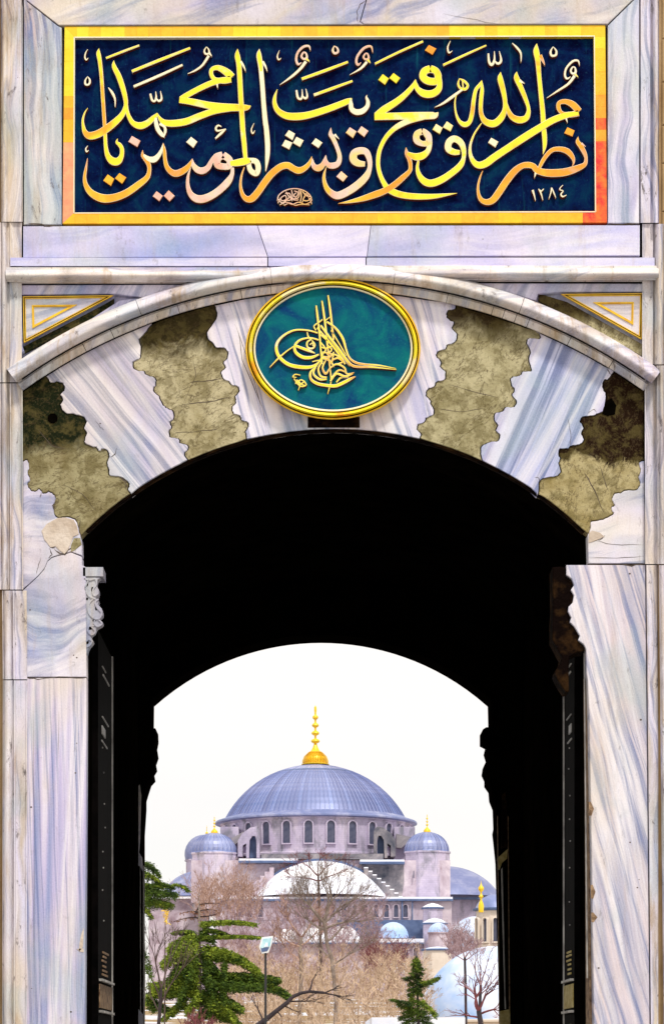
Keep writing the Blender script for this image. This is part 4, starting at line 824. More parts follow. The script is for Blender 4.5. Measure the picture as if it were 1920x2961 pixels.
def tg(pts, per=5, nm='monogram_stroke'):
    tl[0] = (tl[0]+1) % 14
    ribbon(nm, [(x, y, w_+2) for x, y, w_ in pts], 2.857, 700, 800, -.112-tl[0]*.0006, .03+tl[0]*.0006, [M_gold, M_rim, M_edgeshade], med, per)
for q in ([(612,235,10),(620,300,16),(632,400,16),(642,500,14),(652,620,13),(662,720,12)],
 [(660,195,10),(672,280,16),(688,400,16),(705,560,14),(720,700,12),(735,850,10),(722,910,9),(708,965,3)],
 [(710,150,10),(725,250,16),(738,360,16),(748,450,14),(755,520,12)],
 [(625,462,12),(540,440,12),(430,440,14),(335,490,18),(285,560,22),(298,645,26),(370,715,28),(460,742,30),(560,745,26),(620,718,16),(655,670,8)],
 [(632,520,12),(560,503,12),(480,520,16),(438,565,20),(442,620,24),(500,662,28),(570,665,24),(635,640,12)],
 [(538,455,8),(548,495,12),(575,518,10)],[(572,515,10),(538,540,14),(542,582,14),(582,590,14),(600,560,14),(578,525,10)],[(560,560,8),(580,545,8),(585,570,8)],
 [(430,563,18),(500,590,22),(560,612,20),(602,630,6)],[(230,745,5),(300,672,12),(370,612,10),(432,570,8)],
 [(610,440,10),(595,405,10),(640,370,10),(665,350,8)],[(650,400,14),(720,495,18),(800,598,20),(860,680,20),(905,728,20),(960,742,18),(1080,745,14),(1275,766,3)],
 [(700,370,14),(770,420,16),(830,505,20),(860,600,14),(885,665,16),(935,705,18),(1010,722,16),(1130,730,12),(1270,756,3)],
 [(620,420,12),(700,510,14),(780,600,14),(860,700,12),(890,735,8)],[(690,360,8),(725,330,6)],[(640,470,10),(720,540,13),(800,640,14),(850,720,12)],[(735,440,10),(790,530,10),(860,650,8)],
 [(650,540,10),(690,600,12),(660,650,12),(720,660,12),(760,620,10)],[(700,560,10),(740,600,12),(700,640,10)],[(655,580,8),(700,590,12),(740,570,8)],[(660,620,8),(740,640,12),(700,680,10)],
 [(600,750,8),(565,790,16),(570,845,20),(620,880,24),(690,895,24),(770,900,26),(840,872,26),(900,840,20),(937,822,5)],
 [(650,690,8),(610,740,12),(590,800,16),(640,845,18),(700,845,10)],[(660,700,10),(630,760,14),(650,820,16),(700,830,12)],[(690,690,10),(665,750,14),(690,800,16),(720,760,10)],
 [(720,760,10),(780,720,14),(845,750,14),(865,800,12),(925,790,6)],[(730,860,14),(780,800,16),(850,822,16),(915,800,8)],[(740,830,10),(800,770,14),(860,790,10)],[(780,870,12),(820,830,14),(880,830,12)],
 [(740,690,12),(790,670,14),(830,700,12),(790,720,12)],[(740,720,10),(760,640,12),(820,680,12)],[(660,670,14),(720,690,16),(760,740,12)],[(580,700,6),(640,690,10),(660,720,8)]): tg(q)
for q in ([(482,812,6),(440,805,9),(420,825,9),(450,830,6)],[(430,840,8),(470,890,12),(520,860,8)],[(440,880,8),(490,850,10),(530,890,10),(490,905,10),(455,880,8)],[(450,850,8),(480,880,10),(465,935,4)],[(460,870,8),(520,900,8)]): tg(q, 4, 'signature_stroke')
# ------------------------------------------------------------------ the mosque beyond
YM = 320.0
mosque = thing('mosque', 'great domed mosque with blue lead domes and a tall gilt finial beyond the passage', 'mosque', tuple(P(912, 2900, YM)))
def pbox(name, x0, y0, x1, y1, Yf, dep, mat, parent, label=None):
    a = P(x0, y0, Yf); b = P(x1, y1, Yf)
    return box(name, a.x, b.x, Yf, Yf+dep, b.z, a.z, mat, parent, label)
def lead_dome(name, cx, Yc, prof, ng, rib, mat, parent, a0=0, a1=2*math.pi, label=None, pn='lead_panel'):
    """prof from rim to crown; one mesh for the standing-seam panel, copied round the dome"""
    c = P(cx, 0, Yc); k = K(Yc)
    base = [(r*.985, y) for r, y in prof]
    V, F = lathe(cx, Yc, base, 32, a0, a1)
    d = part(name, V, F, mat, parent, True, label=label)
    da = (a1-a0)/ng; V = []; F = []
    us = [(0, 1+rib/prof[0][0]), (.09, 1+rib/prof[0][0]), (.11, 1.0), (1.0, 1.0)]
    for r, y in prof:
        for u, s_ in us:
            a = da*u; rr = r*k+(s_-1)*prof[0][0]*k*min(1, r/prof[0][0]*1.6)
            V.append((math.cos(a)*rr, math.sin(a)*rr, EYE+(VY-y)*k))
    n = len(prof)
    for j in range(n-1):
        for u in range(3):
            q = j*4+u; F.append((q, q+1, q+5, q+4))
        q = j*4; F.append((q, q+4, q+4, q)) if 0 else None
    # close the side of the seam
    m0 = len(V)
    for r, y in prof: V.append((r*k*.99, 0, EYE+(VY-y)*k))
    for j in range(n-1): F.append((j*4, j*4+4, m0+j+1, m0+j))
    me = mesh(pn, V, F, mat, False)
    for i in range(ng):
        ang = a0+da*i
        if math.sin(ang+da/2) > .25: continue       # the far side shows nothing
        inst(pn, me, d, Matrix.Translation((c.x, Yc, 0)) @ Matrix.Rotation(ang, 4, 'Z'))
    return d
def dprof(r, yb, yt, n=10, top=.0):
    """spherical cap profile rim->crown"""
    h = yb-yt; Rr = (r*r+h*h)/(2*h); a0 = math.asin(min(1, r/Rr)) if h < r else math.pi-math.asin(r/Rr); o_ = []
    for i in range(n+1):
        a = a0*(1-i/n)
        o_.append((max(Rr*math.sin(a), top), yt+Rr*(1-math.cos(a))))
    return o_
def finial(name, cx, Yc, yb, yt, rb, parent, label=None, balls=4):
    h = yb-yt; pr = [(rb*1.1, yb), (rb*1.12, yb-h*.015), (rb, yb-h*.02), (rb*1.0, yb-h*.06), (rb*.93, yb-h*.12), (rb*.74, yb-h*.17), (rb*.50, yb-h*.21), (rb*.32, yb-h*.25), (rb*.20, yb-h*.30), (rb*.12, yb-h*.35)]
    y = yb-h*.35
    for i in range(balls):
        s = (rb*.36)*(1-.11*i); st = h*.53/balls
        for t in range(7):
            a = math.pi*t/6; pr.append((max(rb*.09, s*math.sin(a)), y-st*(.06+.62*(1-math.cos(a))/2)))
        pr.append((rb*.08, y-st*.98)); y -= st
    pr += [(rb*.10, yt+h*.10), (rb*.10, yt+h*.04), (0.2, yt)]
    return lathep(name, cx, Yc, pr, M_fin, parent, 20, True, label)
def archwin_mesh(w, h, fr, mat_f, name):
    """arched frame standing 0.3 proud of the wall around a pane; origin bottom centre, faces -Y"""
    n = 10; inn = [(-w/2, 0), (-w/2, h-w/2)]+[(-w/2*math.cos(math.pi*i/n), h-w/2+w/2*math.sin(math.pi*i/n)) for i in range(1, n)]+[(w/2, h-w/2), (w/2, 0)]
    outr = [(-w/2-fr, -fr), (-w/2-fr, h-w/2)]+[(-(w/2+fr)*math.cos(math.pi*i/n), h-w/2+(w/2+fr)*math.sin(math.pi*i/n)) for i in range(1, n)]+[(w/2+fr, h-w/2), (w/2+fr, -fr)]
    V = []; F = []; m_ = len(inn)
    for (x, z) in inn: V += [(x, -.30, z), (x, -.04, z)]
    for (x, z) in outr: V += [(x, -.30, z), (x, .15, z)]
    for i in range(m_):
        j = (i+1) % m_; a, b = 2*i, 2*j; c, d = 2*m_+2*i, 2*m_+2*j
        F += [(a, b, d, c), (a, a+1, b+1, b), (c, d, d+1, c+1)]
    fm = mesh('window', V, F, mat_f)
    Vp = [(x, -.05, z) for x, z in inn]; pm = mesh('pane', Vp, [tuple(range(m_))], M_glass)
    return fm, pm
def arch_windows(parent, wh, mats, places, fr=.18):
    """places: list of matrices"""
    fm, pm = archwin_mesh(wh[0], wh[1], fr, mats, 'w')
    for Mx in places:
        o = inst('window', fm, parent, Mx); inst('pane', pm, o, Mx)
# main dome
md = lead_dome('main_dome', 912, YM, dprof(258, 2369, 2213, 14, 4), 120, 3.0, M_lead, mosque)
lathep('dome_eave', 914, YM, [(256, 2366), (264, 2371), (289, 2379), (292, 2382), (292, 2386), (284, 2388), (276, 2389)], M_lead, mosque, 64, False)
lathep('dome_lap_seam', 912, YM, [(r*1.004, y) for r, y in dprof(258, 2369, 2213, 28)[17:19]]+[(0.1, 2260)][:0], M_darkeave, mosque, 64)
drum = lathep('drum', 914, YM, [(279, 2388), (279, 2392), (275, 2393), (275, 2484), (283, 2487), (283, 2492)], M_ash, mosque, 112, False)
kM = K(YM); cM = P(914, 0, YM)
pl = []
for i in range(28):
    a = -math.pi/2+(i+.5)*2*math.pi/28+.035
    if math.sin(a) > -.15: continue
    zb = EYE+(VY-2462)*kM
    pl.append(Matrix.Translation((cM.x+math.cos(a)*275*kM, YM+math.sin(a)*275*kM, zb)) @ Matrix.Rotation(a+math.pi/2, 4, 'Z'))
arch_windows(drum, (22*kM, 62*kM), M_ash, pl, .16)
finial('finial', 912, YM, 2213, 2040, 36, mosque, 'tall gilt finial with stacked balls on a ribbed bulb', 4)
# ribs on the bulb
for i in range(22):
    a = math.pi+math.pi*(i+.5)/22; rb = 36*kM; c0 = P(912, 0, YM)
    pts = []
    for u, y in ((1.02, 2208), (1.0, 2200), (.86, 2188), (.52, 2176)):
        pts.append((c0.x+math.cos(a)*rb*u, YM+math.sin(a)*rb*u, EYE+(VY-y)*kM))
    V = []; F = []
    for p in pts: V += [(p[0]-.07, p[1], p[2]), (p[0], p[1]-.14, p[2]+.02), (p[0]+.07, p[1], p[2])]
    for j in range(3): F += [(3*j, 3*j+1, 3*j+4, 3*j+3), (3*j+1, 3*j+2, 3*j+5, 3*j+4)]
    part('bulb_rib', V, F, M_ringg, mosque)
# flying buttresses beside the drum
def buttress(x0, x1, flip, lab):
    f = (lambda x: x) if not flip else (lambda x: 1829-x+3)
    ol = [(688, 2478), (688, 2432), (700, 2412), (724, 2394), (742, 2391), (750, 2402), (751, 2482), (742, 2482), (742, 2430), (737, 2418), (730, 2418), (722, 2430), (720, 2482), (712, 2482), (712, 2440), (702, 2446), (702, 2478)]
    prism('flying_buttress', [(f(x), y) for x, y in ol], YM-15.6, 3.0, M_ash if not flip else M_ashd, mosque, .05, lab)  # right buttress uses the darker weathered ashlar
    prism('buttress_opening', [(f(x), y) for x, y in [(722, 2482), (722, 2432), (730, 2420), (737, 2420), (741, 2432), (741, 2482)]], YM-14.3, .3, M_darkeave, mosque)
buttress(0, 0, False, 'stone flying buttress left of the drum'); buttress(0, 0, True, 'dark grey flying buttress right of the drum')
# shoulders of the square base
def pp(name, poly, Y, d, mat, label=None, parent=None): return prism(name, poly, Y, d, mat, parent or mosque, 0, label)
pp('shoulder_wall', [(637, 2392), (690, 2392), (690, 2490), (637, 2490)], YM-11, 6, M_ash)
pp('shoulder_wall', [(1140, 2392), (1200, 2392), (1200, 2490), (1140, 2490)], YM-11, 6, M_ash)
pp('sloping_buttress', [(660, 2432), (700, 2408), (712, 2406), (704, 2424), (676, 2446)], YM-12.2, 1.2, M_ashd)
pp('sloping_buttress', [(1146, 2412), (1190, 2422), (1176, 2440), (1160, 2454), (1146, 2452)], YM-12.2, 1.2, M_ashd)
# base block, ledges
YB2 = 303.0
pbox('base_wall', 553, 2489, 1302, 2612, YB2, 30, M_ashp, mosque, 'upper wall of the square base')
pp('base_stain', [(1040, 2500), (1168, 2498), (1168, 2560), (1160, 2602), (1120, 2600), (1085, 2560), (1060, 2520)], YB2-.12, .12, M_ashd, 'dark weathered wall right of the half dome')
pp('base_stain', [(680, 2502), (780, 2500), (800, 2512), (760, 2550), (735, 2600), (690, 2600), (676, 2560)], YB2-.12, .12, M_ashp)
for a, b, y in ((690, 862, 2484), (1040, 1170, 2487)):
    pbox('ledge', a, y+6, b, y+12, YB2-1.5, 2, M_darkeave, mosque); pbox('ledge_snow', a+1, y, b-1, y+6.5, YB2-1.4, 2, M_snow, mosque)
pbox('parapet', 755, 2470, 1108, 2486, YB2-.4, 1.2, M_ashd, mosque)
# front half dome under snow
hd = lead_dome('half_dome', 928, YB2-.5, dprof(192, 2598, 2491, 10, 3), 30, 1.1, M_snow, mosque, math.pi, 2*math.pi, 'snow-covered half dome in front of the drum')
def arcband(cx, cy, r0, r1, a0, a1, n=24): 
    return [(cx+r0*math.cos(a0+(a1-a0)*i/n), cy-r0*math.sin(a0+(a1-a0)*i/n)) for i in range(n+1)]+[(cx+r1*math.cos(a1+(a0-a1)*i/n), cy-r1*math.sin(a1+(a0-a1)*i/n)) for i in range(n+1)]
Rr = (192**2+107**2)/214; a_ = math.asin(192/Rr)
pp('arch_band', arcband(928, 2491+Rr, Rr+1, Rr+7, math.pi/2-a_, math.pi/2+a_), YB2-1.0, 1.0, M_darkeave)
# stepped buttress climbing beside the half dome
for i in range(9):
    x = 1052+i*12.5; y = 2512+i*10.5
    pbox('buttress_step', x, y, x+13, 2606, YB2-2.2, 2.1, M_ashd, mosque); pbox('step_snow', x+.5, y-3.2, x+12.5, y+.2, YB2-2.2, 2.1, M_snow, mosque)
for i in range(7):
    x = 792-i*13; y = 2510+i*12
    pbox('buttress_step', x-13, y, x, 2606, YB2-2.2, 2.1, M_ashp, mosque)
# lower block
YL = 296.0
pbox('lower_wall', 625, 2606, 1306, 2740, YL, 7, M_ashp, mosque, 'lower front wall with small arched windows')
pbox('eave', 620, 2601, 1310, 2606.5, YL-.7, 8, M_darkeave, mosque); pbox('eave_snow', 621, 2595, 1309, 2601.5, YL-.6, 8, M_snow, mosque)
lw = part('window_band', *boxw(P(660, 0, YL).x, P(1200, 0, YL).x, YL-.08, YL, P(0, 2662, YL).z, P(0, 2610, YL).z), M_ashp, mosque)
kL = K(YL)
arch_windows(lw, (13*kL, 36*kL), M_ashp, [Matrix.Translation((P(x, 0, YL).x, YL-.08, P(0, 2654, YL).z)) for x in (690, 722, 754, 826, 858, 890, 962, 994, 1026, 1056, 1087, 1117, 1145, 1172)], .12)
pbox('navy_wall', 975, 2662, 1228, 2720, YL-1.2, 1.1, M_darkeave, mosque, 'blue-dark wall behind the small domes')  # dark navy wall
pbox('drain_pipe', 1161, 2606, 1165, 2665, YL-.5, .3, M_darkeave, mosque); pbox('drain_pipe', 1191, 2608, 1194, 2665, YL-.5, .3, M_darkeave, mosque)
# small snow domes and their roof
YS = 286.0
for c, r, t, b, lb in ((1137, 43, 2668, 2716, 'small snow-covered dome on the right of the gallery'), (992, 48, 2678, 2720, 'low snow-covered dome behind the bare tree'), (905, 36, 2684, 2720, None), (828, 34, 2688, 2720, None)):
    lead_dome('gallery_dome', c, YS, dprof(r, b, t, 7, 1), 16, .8, M_leads if c == 1137 else M_snow, mosque, label=lb)
pbox('gallery_snow', 760, 2716, 1226, 2727, YS-3, 8, M_snow, mosque); pbox('gallery_eave', 758, 2727, 1228, 2731, YS-3.2, 8, M_darkeave, mosque)
pbox('gallery_wall', 440, 2731, 1222, 3060, YS-2.4, 6, M_ashp, mosque)
gw = pbox('gallery_wall', 1150, 2732, 1222, 2800, YS-2.6, .2, M_ashp, mosque)
kS = K(YS-2.6); arch_windows(gw, (16*kS, 34*kS), M_ashp, [Matrix.Translation((P(x, 0, YS-2.6).x, YS-2.6, P(0, 2776, YS-2.6).z)) for x in (1172, 1203)], .12)
# corner weight towers
def tower(cx, r, Yc, yb, yt, dl, dr, fy, lab, blab):
    tw = lathep('corner_tower', cx, Yc, [(r, yb), (r, yt+4), (r+3, yt+3), (r+3, yt-1), (r-2, yt-2)], M_ash, mosque, 8, False, lab, a0=math.pi/8, a1=2*math.pi+math.pi/8)
    lead_dome('tower_dome', cx-1, Yc, [(dr*1.03, yt), (dr*1.0, yt-4)]+[(dr*math.cos(math.pi/2*i/9), yt-4-dl*math.sin(math.pi/2*i/9)) for i in range(1, 9)]+[(1.5, yt-4-dl)], 28, 2.2, M_lead, mosque, label=blab)
    finial('tower_finial', cx, Yc, yt-dl-3, fy, 10, mosque, None, 3)
tower(620, 68, 305.5, 2640, 2470, 56, 64, 2362, 'eight-sided corner tower, left', 'ribbed lead dome of the left tower')
tower(1235, 69, 305.5, 2640, 2467, 56, 63, 2356, 'eight-sided corner tower, right', 'ribbed lead dome of the right tower')
lathep('rear_tower', 590, 335, [(52, 2640), (52, 2494), (56, 2492), (56, 2488)], M_ash, mosque, 8, False)
lathep('rear_tower_dome', 590, 335, dprof(54, 2488, 2415, 8), M_lead, mosque, 24); finial('rear_finial', 598, 335, 2412, 2388, 4, mosque, None, 2)
for nm, c in (('side_half_dome', 1292), ('side_half_dome', 575)):
    lathep(nm, c, 327, dprof(158 if c > 900 else 110, 2598, 2507 if c > 900 else 2520, 12), M_lead, mosque, 48, label='pale blue half dome on the '+('right' if c > 900 else 'left')+' flank')
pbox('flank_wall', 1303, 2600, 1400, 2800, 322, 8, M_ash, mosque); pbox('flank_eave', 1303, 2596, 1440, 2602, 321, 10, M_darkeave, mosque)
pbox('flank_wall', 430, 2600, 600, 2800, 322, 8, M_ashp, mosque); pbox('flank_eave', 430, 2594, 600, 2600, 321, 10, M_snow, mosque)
pbox('loophole', 1195, 2520, 1197.5, 2540, 305.5-K(305.5)*70, .4, M_glass, mosque)
# stacked stair turrets at the right corner
def turret(cx, r, Yc, yt, yb, rh, mat, roofm, lab):
    lathep('stair_turret', cx, Yc, [(r, yb), (r, yt)], mat, mosque, 8, False, lab, a0=math.pi/8, a1=2*math.pi+math.pi/8)
    lathep('turret_eave', cx, Yc, [(r, yt+4), (r+5, yt+3), (r+5, yt-1), (r, yt-2)], M_darkeave, mosque, 8, False, a0=math.pi/8, a1=2*math.pi+math.pi/8)
    lathep('turret_roof', cx, Yc, [(r+4, yt-1), (r*.5, yt-rh*.75), (.5, yt-rh)], roofm, mosque, 8, False, a0=math.pi/8, a1=2*math.pi+math.pi/8)
turret(1251, 30, 292, 2627, 2780, 14, M_ash, M_snow, 'upper stair turret with a flat snow cone')
turret(1257, 36, 286, 2672, 2800, 16, M_ash, M_snow, 'middle stair turret with a snow cone')
lathep('stair_turret', 1268, 280, [(30, 2800), (30, 2702), (33, 2701), (33, 2698)], M_ashp, mosque, 16, False, 'round turret with a ribbed domelet')
lead_dome('turret_dome', 1268, 280, [(31, 2699)]+dprof(30, 2698, 2670, 6, 1), 16, .9, M_leads, mosque)
turret(1264, 44, 272, 2748, 2860, 9, M_cream, M_leads, 'lowest pale turret beside the spruce')

# ------------------------------------------------------------------ pavilion, turbe dome, balustrade
pv = thing('domed_pavilion', 'cream pavilion with tall dark windows and a small blue dome behind the right jamb', 'pavilion', tuple(P(1425, 2800, 180)))
pw = lathep('wall', 1428, 180, [(56, 2745), (56, 2735), (52, 2734), (52, 2636)], M_cream, pv, 12, False, a0=math.pi/12, a1=2*math.pi+math.pi/12)
lathep('eave', 1428, 180, [(52, 2637), (61, 2635), (62, 2630), (56, 2628)], M_darkeave, pv, 24, False)
lathep('dome', 1430, 180, dprof(56, 2629, 2588, 8), M_lead, pv, 32)
kP = K(180); c = P(1428, 0, 180)
arch_windows(pw, (12*kP, 68*kP), M_cream, [Matrix.Translation((c.x+math.cos(a)*50.4*kP, 180+math.sin(a)*50.4*kP, P(0, 2727, 180).z)) @ Matrix.Rotation(a+math.pi/2, 4, 'Z') for a in [-math.pi/2+math.pi/6*q for q in (-2, -1, 0, 1)]], .1)
gf = lathep('gilt_roof_finial', 1391, 168, [(7, 2640), (8.5, 2622), (6, 2612), (2.4, 2604), (3, 2600), (7, 2594), (2.4, 2587), (2.4, 2582), (8, 2574), (8, 2568), (3, 2562), (1.2, 2556), (.2, 2547)], M_fin, None, 18)
tag(gf, 'gilt three-ball finial rising in front of the cream pavilion', 'finial')
tb = thing('domed_tomb', 'large smooth snow-dusted dome in the lower right beside the spruce', 'dome', tuple(P(1425, 3000, 150)))
lathep('dome', 1428, 150, dprof(212, 2955, 2738, 20), M_leads, tb, 64); lathep('wall', 1428, 150, [(214, 3060), (214, 2962), (220, 2960), (220, 2954), (205, 2950)], M_cream, tb, 32, False)
sm = thing('small_snow_dome', 'snowy dome half hidden by bare twigs left of the cream pavilion', 'dome', tuple(P(1372, 2800, 240)))
lathep('dome', 1372, 240, dprof(66, 2745, 2652, 12), M_leads, sm, 32); lathep('wall', 1372, 240, [(66, 2840), (66, 2745)], M_ash, sm, 16, False)
bl = thing('balustrade', 'white stone balustrade in front of the gallery left of the spruce', 'balustrade', tuple(P(1150, 2820, 225)))
pbox('rail', 1098, 2786, 1200, 2791, 225, .5, M_white, bl); pbox('rail', 1098, 2812, 1200, 2816, 225, .5, M_white, bl)
for i in range(15):
    lathep('baluster', 1102+i*6.6, 225.2, [(1.2, 2812), (2.3, 2808), (1.9, 2803), (.9, 2797), (1.6, 2791)], M_white, bl, 8)
rf = pbox('snowy_roof', 1075, 2944, 1345, 2990, 75, 12, M_snow, None); tag(rf, 'flat snow-covered roof edge at the foot of the spruce', 'roof')

# ------------------------------------------------------------------ lamp post
lp_ = thing('lamp_post', 'black lamp post with a square glazed lantern among the branches', 'lamp post', tuple(P(768, 3500, 42)))
YLp = 42.0; kq = K(YLp); c = P(768, 0, YLp)
V, F = lathe(768, YLp, [(4.2, 3500), (3.8, 3100), (3.3, 2758)], 10); part('pole', V, F, M_black, lp_, True)
def slant(name, pts, Y, d, mat, b=.0): return prism(name, pts, Y, d, mat, lp_, b)
slant('lantern_housing', [(749, 2740), (757, 2712), (790, 2708), (786, 2730), (776, 2756), (757, 2759)], YLp-.10, .26, M_white, .01)
slant('lamp_glass', [(754, 2739), (761, 2717), (785, 2714), (780, 2738), (756, 2744)], YLp-.115, .015, M_lampg)
slant('glass_shade', [(754, 2743), (779, 2741), (773, 2752), (757, 2755)], YLp-.112, .012, M_darkeave)
slant('lamp_bulb', [(763, 2740), (768, 2728), (775, 2727), (775, 2739)], YLp-.125, .010, M_snow)

# ------------------------------------------------------------------ trees
def tube(V, F, p0, p1, r0, r1, n=3):
    d = (p1-p0); 
    if d.length < 1e-6: return
    d.normalize(); a = d.orthogonal().normalized(); b = d.cross(a); m0 = len(V)
    for p, r in ((p0, r0), (p1, r1)):
        for i in range(n):
            t = 2*math.pi*i/n; V.append(tuple(p+(a*math.cos(t)+b*math.sin(t))*r))
    for i in range(n): F.append((m0+i, m0+(i+1) % n, m0+n+(i+1) % n, m0+n+i))
def grow(V, F, rng, p, d, ln, r, depth, spread=.5, up=.25, kids=(2, 3), rmin=.012, shrink=.74, segs=3, minl=.3):
    q = p.copy(); dd = d.copy(); rr = r
    for s in range(segs):
        dd = (dd+Vector((rng.gauss(0, .13), rng.gauss(0, .13), rng.gauss(0, .08)+up*.12))).normalized()
        q2 = q+dd*(ln/segs); r2 = max(rmin, rr*(.9)); tube(V, F, q, q2, rr, r2, 5 if rr > .05 else 3)
        if depth > 0 and s > 0 and rng.random() < .55:
            sd_ = (dd+Vector((rng.gauss(0, 1), rng.gauss(0, .8), rng.gauss(0, .5)+up))*spread*1.1).normalized()
            grow(V, F, rng, q2, sd_, ln*shrink*.8, max(rmin, rr*.5), depth-1, spread, up, kids, rmin, shrink, segs, minl)
        q = q2; rr = r2
    if depth > 0 and ln > minl:
        for _ in range(rng.randint(*kids)):
            sd_ = (dd+Vector((rng.gauss(0, 1), rng.gauss(0, .8), rng.gauss(0, .6)+up))*spread).normalized()
            grow(V, F, rng, q, sd_, ln*shrink*rng.uniform(.8, 1.15), max(rmin, rr*.68), depth-1, spread, up, kids, rmin, shrink, segs, minl)
def polytrunk(V, F, pts, Y, yo=None):
    """pts [(px,py,r px)]"""
    k = K(Y); n = 6
    for i in range(len(pts)-1):
        a, b = pts[i], pts[i+1]; ya = Y+(yo[i] if yo else 0); yb = Y+(yo[i+1] if yo else 0)
        tube(V, F, P(a[0], a[1], ya), P(b[0], b[1], yb), a[2]*k, b[2]*k, n)
def bare_tree(label, Y, trunk, forks, seed, mt, mtw, dist='tree', ln=40, depth=4, spread=.5, up=.35, rpx=1.6, twig=.5, kids=(2, 3), name='bare_tree', group=None):
    rng = random.Random(seed); base = P(trunk[0][0], trunk[0][1], Y)
    t = thing(name, label, dist, tuple(base), group)
    V = []; F = []; polytrunk(V, F, trunk, Y); part('trunk', V, F, mt, t, True)
    V = []; F = []; k = K(Y)
    for f in forks:      # (x,y,dx,dy,len px, r px)
        grow(V, F, rng, P(f[0], f[1], Y), Vector((f[2], rng.uniform(-.35, .35), -f[3])).normalized(), f[4]*k, f[5]*k, depth, spread, up, kids, twig*k, .74)
    part('crown', V, F, mtw, t)
    return t
# central tree over the half dome
bare_tree('tall bare tree with a pale forked trunk in front of the snowy half dome', 105, [(968, 3010, 6.5), (972, 2900, 6), (968, 2850, 6), (960, 2775, 6), (945, 2730, 5.6), (941, 2690, 5.4), (937, 2665, 5.2)],
 [(937, 2668, -.55, -1, 60, 5), (937, 2668, .55, -1, 62, 5), (940, 2662, .1, -1, 60, 4.5), (941, 2685, 1, -.35, 55, 4), (938, 2690, -1, -.45, 60, 4), (945, 2725, .9, -.6, 55, 3.4), (941, 2675, -.9, -.9, 60, 4), (940, 2668, .9, -.9, 60, 4), (958, 2772, -1, -.5, 50, 3.4), (962, 2790, 1, -.5, 50, 3)],
 11, M_barkp, M_barkp, depth=5, spread=.42, up=.35, twig=.32)
bare_tree('bare forked tree just left of the tall central tree', 118, [(862, 3000, 6), (868, 2900, 6), (872, 2800, 5.5), (868, 2750, 5), (872, 2712, 5)],
 [(872, 2714, -.7, -1, 46, 3.6), (872, 2714, .6, -1, 50, 3.6), (870, 2740, -1, -.4, 48, 3), (870, 2735, 1, -.5, 50, 3), (868, 2780, -1, -.7, 40, 3)], 12, M_barkp, M_twig, depth=4, spread=.45, twig=.55)
bare_tree('dark limb of a bare tree arching in from the lamp post', 60, [(700, 3010, 10), (745, 2968, 9), (772, 2948, 8), (800, 2925, 7), (835, 2898, 6.5), (845, 2885, 6), (870, 2874, 5), (895, 2869, 4.5), (938, 2873, 4)],
 [(938, 2873, 1, .25, 34, 3), (938, 2873, 1, -.5, 30, 2.6), (895, 2869, .3, -1, 34, 3), (838, 2898, 1, -.1, 46, 3), (820, 2910, 1, .5, 30, 2.4), (800, 2925, .6, 1, 24, 2.6), (760, 2955, -.4, -1, 36, 3)], 13, M_barkd, M_barkd, depth=3, spread=.38, up=.05, twig=.55)
bare_tree('slender bare tree with several upright stems at the lower left', 70, [(455, 3010, 6), (462, 2930, 5.5), (466, 2860, 5)],
 [(466, 2862, -.12, -1, 80, 3.4), (466, 2862, .10, -1, 84, 3.4), (463, 2900, -.3, -1, 80, 3), (463, 2920, .35, -1, 80, 3), (462, 2930, -.5, -1, 60, 2.6)], 14, M_barkd, M_bark, depth=3, spread=.3, up=.5, twig=.55)
bare_tree('red-twigged bare tree in the lower right corner', 58, [(1392, 3010, 8), (1390, 2960, 8), (1384, 2925, 7)],
 [(1384, 2926, -.8, -.8, 44, 4.4), (1384, 2926, .4, -1, 50, 4.4), (1386, 2935, 1, -.5, 44, 4), (1386, 2945, -1, -.3, 40, 3.6), (1384, 2926, -.1, -1, 50, 4)], 15, M_barkd, M_twigr, depth=5, spread=.55, up=.15, twig=.45)
bare_tree('fine violet bare tree against the snow-dusted tomb dome', 90, [(1386, 3000, 5), (1388, 2900, 4.6), (1390, 2850, 4)],
 [(1390, 2852, -.3, -1, 44, 3), (1390, 2852, .4, -1, 44, 3), (1388, 2880, .9, -.9, 44, 2.6), (1388, 2885, -.9, -.8, 40, 2.6), (1389, 2860, 0, -1, 50, 3)], 16, M_barkd, M_twigv, depth=4, spread=.45, twig=.45)
bare_tree('bare tree in front of the small snowy dome by the pavilion', 140, [(1348, 2990, 4), (1346, 2850, 4), (1344, 2770, 3.6)],
 [(1344, 2772, -.5, -1, 32, 2.6), (1344, 2772, .5, -1, 32, 2.6), (1344, 2780, -1, -.5, 32, 2.2), (1344, 2780, 1, -.6, 30, 2.2)], 17, M_barkd, M_twigv, depth=4, spread=.5, twig=.45)
bare_tree('ruddy bare tree spreading before the drum windows', 150, [(930, 2900, 5), (926, 2700, 4.6), (922, 2580, 4), (920, 2530, 3)],
 [(920, 2535, -.9, -.8, 34, 2.4), (920, 2535, .9, -.8, 36, 2.4), (920, 2530, 0, -1, 28, 2), (921, 2550, -1, -.4, 44, 2.4), (921, 2550, 1, -.4, 44, 2.4)], 18, M_bark, M_twigr, depth=4, spread=.6, up=.1, twig=.40)
